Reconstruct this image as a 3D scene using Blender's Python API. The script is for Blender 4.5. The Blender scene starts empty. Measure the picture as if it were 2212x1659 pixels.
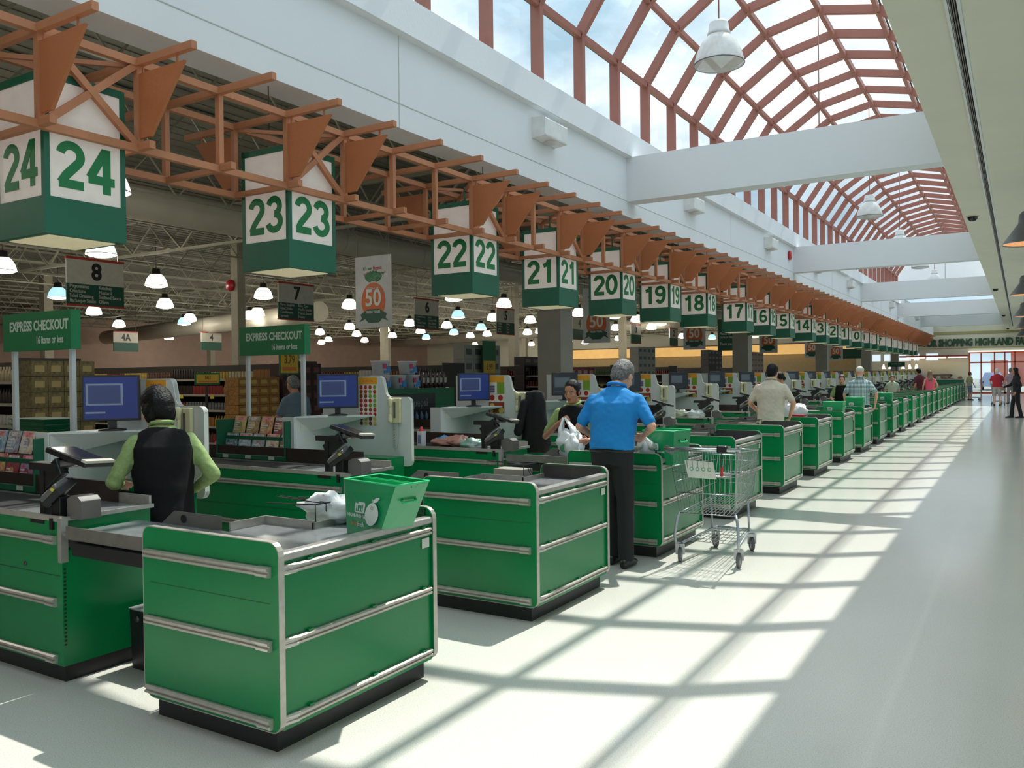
import bpy, math, random
from mathutils import Vector, Matrix, Euler
random.seed(7)
C = bpy.context.scene
COL = bpy.context.collection
PI = math.pi
R = math.radians

# ---------------------------------------------------------------- camera
cd = bpy.data.cameras.new('camera'); cam = bpy.data.objects.new('camera', cd); COL.objects.link(cam)
cd.sensor_width = 36.0; cd.lens = 1803.9 / 2212 * 36.0; cd.clip_end = 400
cam.matrix_world = (Matrix.Translation((0, 0, 1.6)) @ Matrix.Rotation(R(31.3744), 4, 'Z')
                    @ Matrix.Rotation(R(90 - .5842), 4, 'X') @ Matrix.Rotation(R(-.6207), 4, 'Z'))
C.camera = cam
# ---------------------------------------------------------------- view
C.view_settings.view_transform = 'Standard'; C.view_settings.look = 'None'
C.view_settings.gamma = 1; C.view_settings.use_curve_mapping = False
C.view_settings.exposure = 0.35
C.cycles.use_denoising = True
C.cycles.max_bounces = 8; C.cycles.diffuse_bounces = 5; C.cycles.glossy_bounces = 3
C.cycles.transparent_max_bounces = 12; C.cycles.transmission_bounces = 4
C.cycles.sample_clamp_indirect = 6; C.cycles.caustics_reflective = False; C.cycles.caustics_refractive = False
# ---------------------------------------------------------------- sun and sky
SUN = Vector((.035, .58, 1.0)).normalized()
sd = bpy.data.lights.new('sun', 'SUN'); sun = bpy.data.objects.new('sun', sd); COL.objects.link(sun)
sd.energy = 4.6; sd.angle = R(.6); sd.color = (1.0, .955, .87)
sun.rotation_euler = SUN.to_track_quat('Z', 'Y').to_euler()
W = bpy.data.worlds.new('sky'); C.world = W; W.use_nodes = True
wn = W.node_tree; wn.nodes.clear()
o_ = wn.nodes.new('ShaderNodeOutputWorld'); bg = wn.nodes.new('ShaderNodeBackground')
tc = wn.nodes.new('ShaderNodeTexCoord'); mp = wn.nodes.new('ShaderNodeMapping')
ns = wn.nodes.new('ShaderNodeTexNoise'); cr = wn.nodes.new('ShaderNodeValToRGB')
mp.inputs['Scale'].default_value = (2.2, 2.2, 4.5)
ns.inputs['Scale'].default_value = 1.6; ns.inputs['Detail'].default_value = 7; ns.inputs['Roughness'].default_value = .55
cr.color_ramp.elements[0].position = .40; cr.color_ramp.elements[0].color = (.46, .66, .80, 1)
cr.color_ramp.elements[1].position = .66; cr.color_ramp.elements[1].color = (1.25, 1.3, 1.34, 1)
bg.inputs['Strength'].default_value = 1.15
L = wn.links.new
sx_ = wn.nodes.new('ShaderNodeSeparateXYZ'); mr = wn.nodes.new('ShaderNodeMapRange'); mu = wn.nodes.new('ShaderNodeMath'); mu.operation = 'MULTIPLY'
mr.inputs['From Min'].default_value = .38; mr.inputs['From Max'].default_value = .75; mr.inputs['To Min'].default_value = .80; mr.inputs['To Max'].default_value = 1.65
mu.inputs[1].default_value = 1.12
L(tc.outputs['Generated'], sx_.inputs[0]); L(sx_.outputs['Z'], mr.inputs['Value']); L(mr.outputs[0], mu.inputs[0]); L(mu.outputs[0], bg.inputs['Strength'])
L(tc.outputs['Generated'], mp.inputs['Vector']); L(mp.outputs['Vector'], ns.inputs['Vector'])
L(ns.outputs['Fac'], cr.inputs['Fac']); L(cr.outputs['Color'], bg.inputs['Color']); L(bg.outputs['Background'], o_.inputs['Surface'])

# ---------------------------------------------------------------- materials
def lin(c):
    return tuple((x / 255 / 12.92) if x / 255 <= .04045 else ((x / 255 + .055) / 1.055) ** 2.4 for x in c)
_M = {}
def mat(name, rgb, rough=.5, metal=0, var=.06, scale=8, bump=0, bscale=60, emit=None, es=0, coat=0, spec=.5, rgb2=None, alpha=None):
    if name in _M: return _M[name]
    m = bpy.data.materials.new(name); m.use_nodes = True; _M[name] = m
    nt = m.node_tree; b = nt.nodes['Principled BSDF']
    c = lin(rgb); c2 = lin(rgb2) if rgb2 else tuple(max(0, x * (1 - var * 2)) for x in c)
    t = nt.nodes.new('ShaderNodeTexCoord'); n = nt.nodes.new('ShaderNodeTexNoise'); r = nt.nodes.new('ShaderNodeValToRGB')
    n.inputs['Scale'].default_value = scale; n.inputs['Detail'].default_value = 4
    r.color_ramp.elements[0].position = .3; r.color_ramp.elements[0].color = (*c2, 1)
    r.color_ramp.elements[1].position = .7; r.color_ramp.elements[1].color = (*c, 1)
    nt.links.new(t.outputs['Object'], n.inputs['Vector']); nt.links.new(n.outputs['Fac'], r.inputs['Fac'])
    nt.links.new(r.outputs['Color'], b.inputs['Base Color'])
    b.inputs['Roughness'].default_value = rough; b.inputs['Metallic'].default_value = metal
    b.inputs['Coat Weight'].default_value = coat; b.inputs['Coat Roughness'].default_value = .15
    b.inputs['Specular IOR Level'].default_value = spec
    if bump:
        n2 = nt.nodes.new('ShaderNodeTexNoise'); n2.inputs['Scale'].default_value = bscale; n2.inputs['Detail'].default_value = 5
        bp = nt.nodes.new('ShaderNodeBump'); bp.inputs['Strength'].default_value = bump; bp.inputs['Distance'].default_value = .02
        nt.links.new(t.outputs['Object'], n2.inputs['Vector']); nt.links.new(n2.outputs['Fac'], bp.inputs['Height'])
        nt.links.new(bp.outputs['Normal'], b.inputs['Normal'])
    if es:
        b.inputs['Emission Color'].default_value = (*lin(emit or rgb), 1); b.inputs['Emission Strength'].default_value = es
    if alpha is not None: b.inputs['Alpha'].default_value = alpha
    return m
def node(m, kind, **kw):
    n = m.node_tree.nodes.new(kind)
    for k, v in kw.items(): setattr(n, k, v)
    return n
def glassy(name, tint, opacity=.12, rough=.05):
    if name in _M: return _M[name]
    m = bpy.data.materials.new(name); m.use_nodes = True; _M[name] = m
    nt = m.node_tree; nt.nodes.clear()
    o = nt.nodes.new('ShaderNodeOutputMaterial'); tr = nt.nodes.new('ShaderNodeBsdfTransparent'); gl = nt.nodes.new('ShaderNodeBsdfGlossy')
    mx = nt.nodes.new('ShaderNodeMixShader'); fr = nt.nodes.new('ShaderNodeFresnel'); mt = nt.nodes.new('ShaderNodeMath')
    tr.inputs['Color'].default_value = (*tint, 1); gl.inputs['Roughness'].default_value = rough
    mt.operation = 'MULTIPLY_ADD'; mt.inputs[1].default_value = .7; mt.inputs[2].default_value = opacity * .3
    fr.inputs['IOR'].default_value = 1.4
    nt.links.new(fr.outputs[0], mt.inputs[0]); nt.links.new(mt.outputs[0], mx.inputs[0])
    nt.links.new(tr.outputs[0], mx.inputs[1]); nt.links.new(gl.outputs[0], mx.inputs[2]); nt.links.new(mx.outputs[0], o.inputs[0])
    return m

# ---------------------------------------------------------------- mesh builder
class MB:
    def __init__(s): s.v = []; s.f = []; s.mi = []; s.sm = []
    def add(s, vs, fs, m=0, smooth=False):
        b = len(s.v); s.v += [tuple(v) for v in vs]
        for f in fs: s.f.append([b + i for i in f]); s.mi.append(m); s.sm.append(smooth)
        return s
    def box(s, x0, x1, y0, y1, z0, z1, m=0):
        return s.add([(x, y, z) for x in (x0, x1) for y in (y0, y1) for z in (z0, z1)],
                     [(0, 1, 3, 2), (4, 6, 7, 5), (0, 4, 5, 1), (2, 3, 7, 6), (0, 2, 6, 4), (1, 5, 7, 3)], m)
    def obox(s, c, sz, rot=(0, 0, 0), m=0):
        M = Euler(rot).to_matrix(); c = Vector(c)
        vs = [c + M @ Vector((x * sz[0] / 2, y * sz[1] / 2, z * sz[2] / 2)) for x in (-1, 1) for y in (-1, 1) for z in (-1, 1)]
        return s.add(vs, [(0, 1, 3, 2), (4, 6, 7, 5), (0, 4, 5, 1), (2, 3, 7, 6), (0, 2, 6, 4), (1, 5, 7, 3)], m)
    def prism(s, pts, axis, a, b, m=0, mat_side=None):
        def P(p, t):
            return {'X': (t, p[0], p[1]), 'Y': (p[0], t, p[1]), 'Z': (p[0], p[1], t)}[axis]
        n = len(pts); vs = [P(p, a) for p in pts] + [P(p, b) for p in pts]
        s.add(vs, [tuple(range(n))[::-1], tuple(range(n, 2 * n))], m)
        s.add(vs, [(i, (i + 1) % n, n + (i + 1) % n, n + i) for i in range(n)], m if mat_side is None else mat_side)
        return s
    def ring(s, outer, inner, axis, a, b, m=0):
        def P(p, t):
            return {'X': (t, p[0], p[1]), 'Y': (p[0], t, p[1]), 'Z': (p[0], p[1], t)}[axis]
        n = len(outer); vs = [P(p, t) for t in (a, b) for q in (outer, inner) for p in q]
        fs = []
        for i in range(n):
            j = (i + 1) % n
            fs += [(i, j, n + j, n + i), (2 * n + i, 3 * n + i, 3 * n + j, 2 * n + j), (i, 2 * n + i, 2 * n + j, j), (n + i, n + j, 3 * n + j, 3 * n + i)]
        return s.add(vs, fs, m)
    def tube(s, pts, r, n=8, m=0, caps=True, closed=False):
        pts = [Vector(p) for p in pts]; N = len(pts); rs = r if isinstance(r, (list, tuple)) else [r] * N
        up = None; vs = []
        for i, p in enumerate(pts):
            if closed: t = pts[(i + 1) % N] - pts[i - 1]
            else: t = pts[min(i + 1, N - 1)] - pts[max(i - 1, 0)]
            if t.length < 1e-9: t = Vector((0, 0, 1))
            t.normalize()
            if up is None:
                up = Vector((0, 0, 1)) if abs(t.z) < .9 else Vector((1, 0, 0))
            x = up.cross(t)
            if x.length < 1e-6: x = Vector((0, 1, 0)).cross(t)
            x.normalize(); up = t.cross(x)
            for k in range(n):
                a = 2 * PI * (k + .5) / n
                vs.append(p + x * math.cos(a) * rs[i] + up * math.sin(a) * rs[i])
        fs = []
        for i in range(N if closed else N - 1):
            j = (i + 1) % N
            for k in range(n):
                l = (k + 1) % n; fs.append((i * n + k, i * n + l, j * n + l, j * n + k))
        s.add(vs, fs, m, n > 4)
        if caps and not closed:
            b = len(s.v) - len(vs)
            s.f.append([b + k for k in range(n)][::-1]); s.mi.append(m); s.sm.append(False)
            s.f.append([b + (N - 1) * n + k for k in range(n)]); s.mi.append(m); s.sm.append(False)
        return s
    def bar(s, p, q, w, h=None, m=0):
        """rectangular bar from p to q"""
        p = Vector(p); q = Vector(q); h = h or w; t = (q - p).normalized()
        up = Vector((0, 0, 1)) if abs(t.z) < .95 else Vector((1, 0, 0))
        x = up.cross(t).normalized(); u = t.cross(x)
        vs = [c + x * a * w / 2 + u * b * h / 2 for c in (p, q) for a, b in ((-1, -1), (1, -1), (1, 1), (-1, 1))]
        return s.add(vs, [(3, 2, 1, 0), (4, 5, 6, 7), (0, 1, 5, 4), (1, 2, 6, 5), (2, 3, 7, 6), (3, 0, 4, 7)], m)
    def lathe(s, c, prof, n=16, m=0, axis='Z', smooth=True):
        vs = []; c = Vector(c)
        for r, z in prof:
            for k in range(n):
                a = 2 * PI * k / n; x, y = r * math.cos(a), r * math.sin(a)
                vs.append(c + Vector({'Z': (x, y, z), 'Y': (x, z, y), 'X': (z, x, y)}[axis]))
        fs = [(i * n + k, i * n + (k + 1) % n, (i + 1) * n + (k + 1) % n, (i + 1) * n + k) for i in range(len(prof) - 1) for k in range(n)]
        return s.add(vs, fs, m, smooth)
    def ell(s, c, r, rot=(0, 0, 0), nu=14, nv=9, m=0):
        M = Euler(rot).to_matrix() if not isinstance(rot, Matrix) else rot
        c = Vector(c); vs = [c + M @ Vector((0, 0, -r[2]))]; fs = []
        for i in range(1, nv):
            t = -PI / 2 + PI * i / nv
            for k in range(nu):
                a = 2 * PI * k / nu
                vs.append(c + M @ Vector((r[0] * math.cos(t) * math.cos(a), r[1] * math.cos(t) * math.sin(a), r[2] * math.sin(t))))
        vs.append(c + M @ Vector((0, 0, r[2]))); T = len(vs) - 1
        for k in range(nu):
            l = (k + 1) % nu; fs.append((0, 1 + l, 1 + k)); fs.append((T, T - nu + k, T - nu + l))
            for i in range(nv - 2): fs.append((1 + i * nu + k, 1 + i * nu + l, 1 + (i + 1) * nu + l, 1 + (i + 1) * nu + k))
        return s.add(vs, fs, m, True)
    def capsule(s, p, r0, q, r1, n=10, m=0):
        p = Vector(p); q = Vector(q); d = q - p; t = d.normalized()
        pts = [p - t * r0, p - t * r0 * .8, p - t * r0 * .45, p, q, q + t * r1 * .45, q + t * r1 * .8, q + t * r1]
        rr = [.02 * r0, r0 * .6, r0 * .89, r0, r1, r1 * .89, r1 * .6, .02 * r1]
        return s.tube(pts, rr, n, m)
    def loft(s, rings, n=16, m=0):
        """rings: (centre, rx, ry, rot matrix or None); closed ends"""
        vs = []; N = len(rings)
        for c, rx, ry, M in rings:
            c = Vector(c)
            for k in range(n):
                a = 2 * PI * k / n; v = Vector((rx * math.cos(a), ry * math.sin(a), 0))
                vs.append(c + (M @ v if M else v))
        fs = [(i * n + k, i * n + (k + 1) % n, (i + 1) * n + (k + 1) % n, (i + 1) * n + k) for i in range(N - 1) for k in range(n)]
        fs += [tuple(range(n))[::-1], tuple((N - 1) * n + k for k in range(n))]
        return s.add(vs, fs, m, True)
    def xf(s, M):
        s.v = [tuple(M @ Vector(v)) for v in s.v]; return s
    def merge(s, o, dm=0):
        b = len(s.v); s.v += o.v; s.f += [[b + i for i in f] for f in o.f]; s.mi += [i + dm for i in o.mi]; s.sm += o.sm; return s
    def mesh(s, name, mats, org=(0, 0, 0)):
        me = bpy.data.meshes.new(name); ox, oy, oz = org
        me.from_pydata([(x - ox, y - oy, z - oz) for x, y, z in s.v], [], s.f)
        for mm in (mats if isinstance(mats, (list, tuple)) else [mats]): me.materials.append(mm)
        me.polygons.foreach_set('material_index', s.mi); me.polygons.foreach_set('use_smooth', s.sm); me.update()
        return me

def root_of(o):
    while o.parent: o = o.parent
    return o
def tag(o, label=None, cat=None, group=None, kind=None):
    if label: o['label'] = label
    if cat: o['category'] = cat
    if group: o['group'] = group
    if kind: o['kind'] = kind
    return o
def thing(name, label, cat, loc=(0, 0, 0), group=None, rz=0, kind=None):
    o = bpy.data.objects.new(name, None); o.empty_display_size = .1; COL.objects.link(o)
    o.location = loc; o['org'] = list(loc); o.rotation_euler.z = rz
    return tag(o, label, cat, group, kind)
def part(name, mb, mats, parent=None, label=None, kind=None, bevel=0):
    """one mesh object; coordinates in mb are world coordinates of the first copy"""
    org = list(root_of(parent)['org']) if parent else (0, 0, 0)
    if isinstance(mb, MB): me = mb.mesh(name, mats, org)
    else:
        me = mb
        if parent: me.transform(Matrix.Translation(-Vector(org)))
        if not me.materials:
            for mm in (mats if isinstance(mats, (list, tuple)) else [mats]): me.materials.append(mm)
    o = bpy.data.objects.new(name, me); COL.objects.link(o)
    if parent: o.parent = parent
    if bevel:
        b = o.modifiers.new('bevel', 'BEVEL'); b.width = bevel; b.segments = 2; b.limit_method = 'ANGLE'
    return tag(o, label, None, None, kind)
def single(name, mb, mats, label, cat, group=None, loc=None, bevel=0, kind=None):
    """a thing that is one mesh, origin at its base centre"""
    if loc is None:
        xs = [v[0] for v in mb.v]; ys = [v[1] for v in mb.v]; loc = ((min(xs) + max(xs)) / 2, (min(ys) + max(ys)) / 2, min(v[2] for v in mb.v))
    me = mb.mesh(name, mats, loc); o = bpy.data.objects.new(name, me); COL.objects.link(o); o.location = loc; o['org'] = list(loc)
    if bevel:
        b = o.modifiers.new('bevel', 'BEVEL'); b.width = bevel; b.segments = 2; b.limit_method = 'ANGLE'
    return tag(o, label, cat, group, kind)
def kids(o): return KID.get(o.name) or []
def dup(root, d=(0, 0, 0), label=None, group=None, rz=None, skip=()):
    r = root.copy(); COL.objects.link(r); r.location = Vector(root.location) + Vector(d)
    if rz is not None: r.rotation_euler.z = rz
    if label: r['label'] = label
    if group: r['group'] = group
    r['org'] = list(r.location)
    for ch in list(root.children):
        if ch.name.split('.')[0] in skip: continue
        c = ch.copy(); COL.objects.link(c); c.parent = r
        for g in list(ch.children):
            e = g.copy(); COL.objects.link(e); e.parent = c
    return r
def text(name, body, size, loc, face, m, parent, ext=.003, sx=1, bold=0, align='CENTER', rot=None, va='CENTER', label=None, space=1):
    cu = bpy.data.curves.new(name, 'FONT'); cu.body = body; cu.size = size; cu.extrude = ext; cu.offset = bold * size
    cu.align_x = align; cu.align_y = va; cu.resolution_u = 3; cu.space_character = space; cu.space_line = .95
    ob = bpy.data.objects.new(name, cu); me = bpy.data.meshes.new_from_object(ob)
    bpy.data.objects.remove(ob); bpy.data.curves.remove(cu)
    rr = rot or {'-Y': (PI / 2, 0, 0), '+X': (PI / 2, 0, PI / 2)}[face]
    me.transform(Matrix.Translation(loc) @ Euler(rr).to_matrix().to_4x4() @ Matrix.Diagonal((sx, 1, 1, 1)))
    me.name = name; me.materials.clear(); me.materials.append(m)
    return part(name, me, m, parent, label)
def rrect(x0, x1, z0, z1, r, n=4):
    rs = r if isinstance(r, (list, tuple)) else [r] * 4      # bl, br, tr, tl
    out = []
    for (cx, cz, a0, q) in ((x0, z0, 180, 0), (x1, z0, 270, 1), (x1, z1, 0, 2), (x0, z1, 90, 3)):
        rad = rs[q]; ox = cx + (rad if cx == x0 else -rad); oz = cz + (rad if cz == z0 else -rad)
        for i in range(n + 1):
            a = R(a0 + 90 * i / n); out.append((ox + rad * math.cos(a), oz + rad * math.sin(a)))
    return out
def _arcp(cx, cz, rx, rz, a0, a1, n=14): return [(cx + rx * math.cos(R(a0 + (a1 - a0) * i / n)), cz + rz * math.sin(R(a0 + (a1 - a0) * i / n))) for i in range(n + 1)]
DIG = {'0': [_arcp(.30, .5, .215, .415, 0, 360, 28)], '1': [[(.12, .74), (.24, .78), (.33, .86), (.36, .99)], [(.37, 1.0), (.37, 0)]],
       '2': [_arcp(.30, .70, .205, .215, 172, -38, 16) + [(.20, .26), (.10, .085)], [(.055, .085), (.56, .085)]],
       '3': [_arcp(.29, .715, .195, .20, 165, -82, 14), _arcp(.29, .30, .22, .215, 88, -168, 16)],
       '4': [[(.42, 1.0), (.42, 0)], [(.40, .96), (.06, .31)], [(.03, .285), (.59, .285)]],
       '5': [[(.52, .92), (.17, .92)], [(.17, .95), (.12, .52)], _arcp(.29, .31, .215, .225, 140, -160, 18)],
       '6': [_arcp(.31, .30, .205, .215, 0, 360, 24), _arcp(.32, .50, .22, .415, 40, 180, 16) + [(.10, .32)]],
       '7': [[(.05, .915), (.56, .915)], [(.53, .90), (.36, .60), (.27, .30), (.24, 0)]],
       '8': [_arcp(.30, .72, .175, .195, 0, 360, 24), _arcp(.30, .29, .21, .205, 0, 360, 24)],
       '9': [_arcp(.29, .70, .205, .215, 0, 360, 24), _arcp(.28, .50, .22, .415, -140, 0, 16) + [(.50, .68)]]}
def numerals(s, h, loc, face, m, parent, st=.19, wx=1.1, ext=.0015):
    """heavy grotesque figures built from ribbons of constant width"""
    mb = MB(); adv = .63; W_ = adv * len(s) - .03; x0 = -W_ / 2
    for q, ch in enumerate(s):
        for lv_, line in enumerate(DIG[ch]):
            P_ = [Vector(((x0 + q * adv + a) * wx, b - .5)) for a, b in line]; closed = (P_[0] - P_[-1]).length < 1e-4
            L_, Rr_ = [], []
            for i, p in enumerate(P_):
                if closed: d = P_[(i + 1) % (len(P_) - 1)] - P_[i - 1 if i else -2]
                else: d = P_[min(i + 1, len(P_) - 1)] - P_[max(i - 1, 0)]
                d.normalize(); n = Vector((-d.y, d.x)) * st / 2
                L_.append(p + n); Rr_.append(p - n)
            k = len(P_); vs = [(p.x * h, p.y * h, z) for z in (ext + lv_ * .0006, 0) for p in L_ + Rr_]
            fs = []
            for i in range(k - 1): fs += [(i, i + 1, k + i + 1, k + i), (2 * k + i, 3 * k + i, 3 * k + i + 1, 2 * k + i + 1)]
            mb.add(vs, fs)
    rr = {'-Y': (PI / 2, 0, 0), '+X': (PI / 2, 0, PI / 2)}[face]
    mb.xf(Matrix.Translation(loc) @ Euler(rr).to_matrix().to_4x4())
    return part('numeral', mb, m, parent)
def nth(i):
    return ['nearest', 'second', 'third', 'fourth', 'fifth', 'sixth', 'seventh', 'eighth', 'ninth', 'tenth', 'eleventh', 'twelfth', 'thirteenth', 'fourteenth', 'fifteenth', 'sixteenth', 'seventeenth', 'eighteenth', 'nineteenth', 'twentieth', 'twenty-first', 'twenty-second', 'twenty-third', 'farthest'][i]

P = 2.1734           # lane pitch
NL = 24              # number of lanes
WX = -5.28           # face of the white wall on the store side
SX0, SX1 = -50.0, 3.8
Y0, Y1 = -6.0, 66.0
CZ = 4.31            # ceiling soffit on the right
SC = 5.45            # store deck
# ================================================================ materials of the shell
green = mat('green_laminate', (0, 122, 66), .26, 0, .05, 3, coat=.0, spec=.45)
green_dk = mat('dark_green_paint', (22, 96, 72), .45, 0, .05, 5)
steel = mat('brushed_steel', (186, 182, 176), .36, .6, .08, 20)
chrome = mat('bright_chrome', (205, 205, 205), .18, 1, .04, 20)
zinc = mat('zinc_wire', (165, 168, 170), .28, 1, .05, 30)
darkmetal = mat('dark_metal', (88, 84, 84), .4, .8, .08, 10)
black = mat('black_plastic', (22, 22, 24), .4, 0, .1, 10)
blackrub = mat('black_rubber', (26, 26, 27), .75, 0, .1, 10)
plinthm = mat('black_plinth', (30, 30, 31), .5, 0, .1, 6)
white = mat('white_panel', (212, 216, 214), .4, 0, .02, 4)
wallw = mat('white_wall_paint', (224, 228, 230), .7, 0, .015, 1.2, bump=.05, bscale=30)
cream = mat('cream_paint', (222, 220, 200), .75, 0, .02, 2)
orange = mat('orange_steel', (178, 118, 82), .6, 0, .06, 6)
orangep = mat('orange_panel', (172, 104, 62), .65, 0, .05, 90, bump=.1, bscale=300)
redbrown = mat('redbrown_rib', (160, 104, 90), .5, 0, .05, 5)
deckm = mat('grey_roof_deck', (118, 114, 100), .8, 0, .1, 3)
storew = mat('store_wall', (176, 150, 136), .8, 0, .05, 2)
storeb = mat('store_steel', (150, 148, 128), .6, 0, .08, 5)
ductm = mat('duct_grey', (182, 176, 158), .5, 0, .06, 1.5)
colm = mat('column_grey', (150, 146, 136), .6, 0, .05, 3)
clearglass = glassy('skylight_glass', (.93, .97, .98))
winglass = glassy('window_glass', (.9, .95, .95))

# floor: pale speckled terrazzo
fl = mat('terrazzo_floor', (220, 218, 208), .14, 0)
nt = fl.node_tree; b = nt.nodes['Principled BSDF']
t = node(fl, 'ShaderNodeTexCoord')
n1 = node(fl, 'ShaderNodeTexNoise'); n1.inputs['Scale'].default_value = 190; n1.inputs['Detail'].default_value = 3
r1 = node(fl, 'ShaderNodeValToRGB'); r1.color_ramp.elements[0].position = .33; r1.color_ramp.elements[0].color = (*lin((190, 188, 176)), 1)
r1.color_ramp.elements[1].position = .5; r1.color_ramp.elements[1].color = (*lin((220, 219, 210)), 1)
n2 = node(fl, 'ShaderNodeTexNoise'); n2.inputs['Scale'].default_value = .9; n2.inputs['Detail'].default_value = 3
r2 = node(fl, 'ShaderNodeValToRGB'); r2.color_ramp.elements[0].color = (.9, .9, .9, 1); r2.color_ramp.elements[1].color = (1.0, 1.0, 1.0, 1)
mx = node(fl, 'ShaderNodeMix', data_type='RGBA', blend_type='MULTIPLY'); mx.inputs[0].default_value = 1
for a_, b_ in ((t.outputs['Object'], n1.inputs['Vector']), (n1.outputs['Fac'], r1.inputs['Fac']), (t.outputs['Object'], n2.inputs['Vector']),
               (n2.outputs['Fac'], r2.inputs['Fac']), (r1.outputs['Color'], mx.inputs[6]), (r2.outputs['Color'], mx.inputs[7]), (mx.outputs[2], b.inputs['Base Color'])):
    nt.links.new(a_, b_)
part('floor', MB().box(SX0, SX1, Y0, Y1, -.1, 0), fl, kind='structure')

# ceiling on the right with an air slit cut in it
slx = -.425
c_ = MB()
c_.box(-.862, slx - .035, Y0, Y1, CZ, CZ + .15); c_.box(slx + .035, SX1, Y0, Y1, CZ, CZ + .15); c_.box(slx - .035, slx + .035, 60.0, Y1, CZ, CZ + .15)
c_.box(-.862, -.80, Y0, Y1, CZ + .15, 5.46)
part('ceiling', c_, cream, kind='structure')
s_ = thing('air_diffuser', 'long dark linear air slot running down the cream ceiling', 'air vent', (slx, 30, CZ - .01))
part('slot', MB().box(slx - .03, slx + .03, Y0, 60, CZ + .05, CZ + .07), mat('slot_dark', (60, 54, 50), .8), s_)
part('frame', MB().box(slx - .05, slx - .03, Y0, 60, CZ - .012, CZ + .02).box(slx + .03, slx + .055, Y0, 60, CZ - .012, CZ + .02), white, s_)
sl = MB()
for dx in (-.015, 0, .015): sl.box(slx + dx - .003, slx + dx + .003, Y0, 60, CZ + .0, CZ + .03)
part('louvre', sl, mat('slot_grey', (120, 116, 112), .5), s_)

# left white wall hanging above the tills
w_ = MB()
w_.box(WX - .35, WX, Y0, Y1, 4.08, 4.99).box(WX - .35, -5.185, Y0, Y1, 4.99, 5.37)
part('wall_left', w_, wallw, kind='structure')
g_ = MB(); g_.box(-5.185, -5.181, Y0, Y1, 4.99, 5.0); g_.box(WX, WX + .004, Y0, Y1, 4.318, 4.326)
for y in (6.55, 17.7, 28.9, 40.1): g_.box(WX, WX + .003, y, y + .012, 4.08, 4.99)
part('trim_1', g_, mat('trim_line', (186, 190, 182), .6), kind='structure')
wr = MB().box(SX1, SX1 + .2, Y0, Y1, 0, .35).box(SX1, SX1 + .2, Y0, Y1, 3.7, 5.46)
y = Y0
while y < Y1: wr.box(SX1, SX1 + .2, y, y + .5, .35, 3.7); y += 5.6
part('wall_right', wr, cream, kind='structure')
wg = MB(); wfm = MB(); y = Y0 + .5
while y < Y1 - 1: wg.box(SX1 + .08, SX1 + .09, y, y + 5.1, .35, 3.7); wfm.box(SX1 + .05, SX1 + .12, y + 2.5, y + 2.58, .35, 3.7).box(SX1 + .05, SX1 + .12, y, y + 5.1, 2.5, 2.57); y += 5.6
wdo = tag(bpy.data.objects.new('window_9', None), 'tall shopfront windows along the right wall', None, None, 'structure'); COL.objects.link(wdo); wdo['org'] = [0, 0, 0]
part('frame', wfm, redbrown, wdo); part('glass', wg, winglass, wdo)
part('wall_back', MB().box(SX0 - .2, SX0, Y0, Y1, 0, SC), storew, kind='structure')
# near wall behind the camera: unseen window opening added to let sky light in
part('wall_near', MB().box(SX0, WX, Y0 - .2, Y0, 0, SC).box(WX, SX1, Y0 - .2, Y0, 3.6, 5.46), storew, kind='structure')
wf = MB()
for x in (-5.25, -3.5, -1.75, 0, 1.75, 3.75): wf.box(x - .04, x + .04, Y0 - .15, Y0 - .05, 0, 3.6)
wf.box(WX, SX1, Y0 - .15, Y0 - .05, 2.4, 2.5)
part('window_2', wf, redbrown, kind='structure'); 
# store roof deck
part('ceiling_store', MB().box(SX0, WX - .35, Y0, Y1, SC, SC + .2), deckm, kind='structure')

# cross beams
for i in range(5):
    y = 12.18 + 11.2 * i
    if y > 60: break
    part('trim_%d' % (i + 2), MB().box(WX - .01, -.80, y, y + .32, CZ + .001, 5.0), wallw, kind='structure')

# ---------------------------------------------------------------- glazed barrel vault
VN = [(-5.2, 5.15), (-5.2, 6.33), (-4.66, 7.11), (-3.88, 7.65), (-2.97, 7.85), (-2.06, 7.65), (-1.28, 7.11), (-.74, 6.33), (-.74, 5.15)]
VY0, VY1 = -1.45, 46.0
vault = tag(bpy.data.objects.new('window_1', None), 'long glazed barrel vault skylight with red brown ribs', None, None, 'structure')
COL.objects.link(vault); vault['org'] = [0, 0, 0]
k = 0; y = VY0 + .0
ribys = []
while 11.75 + 1.2 * k - 1.2 * 11 < VY1: ribys.append(11.75 + 1.2 * k - 1.2 * 11); k += 1
for y in ribys:
    m_ = MB()
    for (x0, z0), (x1, z1) in zip(VN, VN[1:]):
        d = Vector((x1 - x0, 0, z1 - z0)).normalized(); nrm = Vector((-d.z, 0, d.x))
        p = Vector((x0, y, z0)) - d * .02; q = Vector((x1, y, z1)) + d * .02
        w = .047
        ins = -nrm * .14          # depth of the rib into the hall
        if (Vector((-2.97, y, 6)) - (p + q) / 2).dot(ins) > 0: ins = -ins
        vs = [p + Vector((0, -w, 0)), p + Vector((0, w, 0)), p + Vector((0, w, 0)) + ins, p + Vector((0, -w, 0)) + ins,
              q + Vector((0, -w, 0)), q + Vector((0, w, 0)), q + Vector((0, w, 0)) + ins, q + Vector((0, -w, 0)) + ins]
        m_.add(vs, [(0, 1, 2, 3), (7, 6, 5, 4), (0, 4, 5, 1), (1, 5, 6, 2), (2, 6, 7, 3), (3, 7, 4, 0)])
    part('rib', m_, redbrown, vault)
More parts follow.
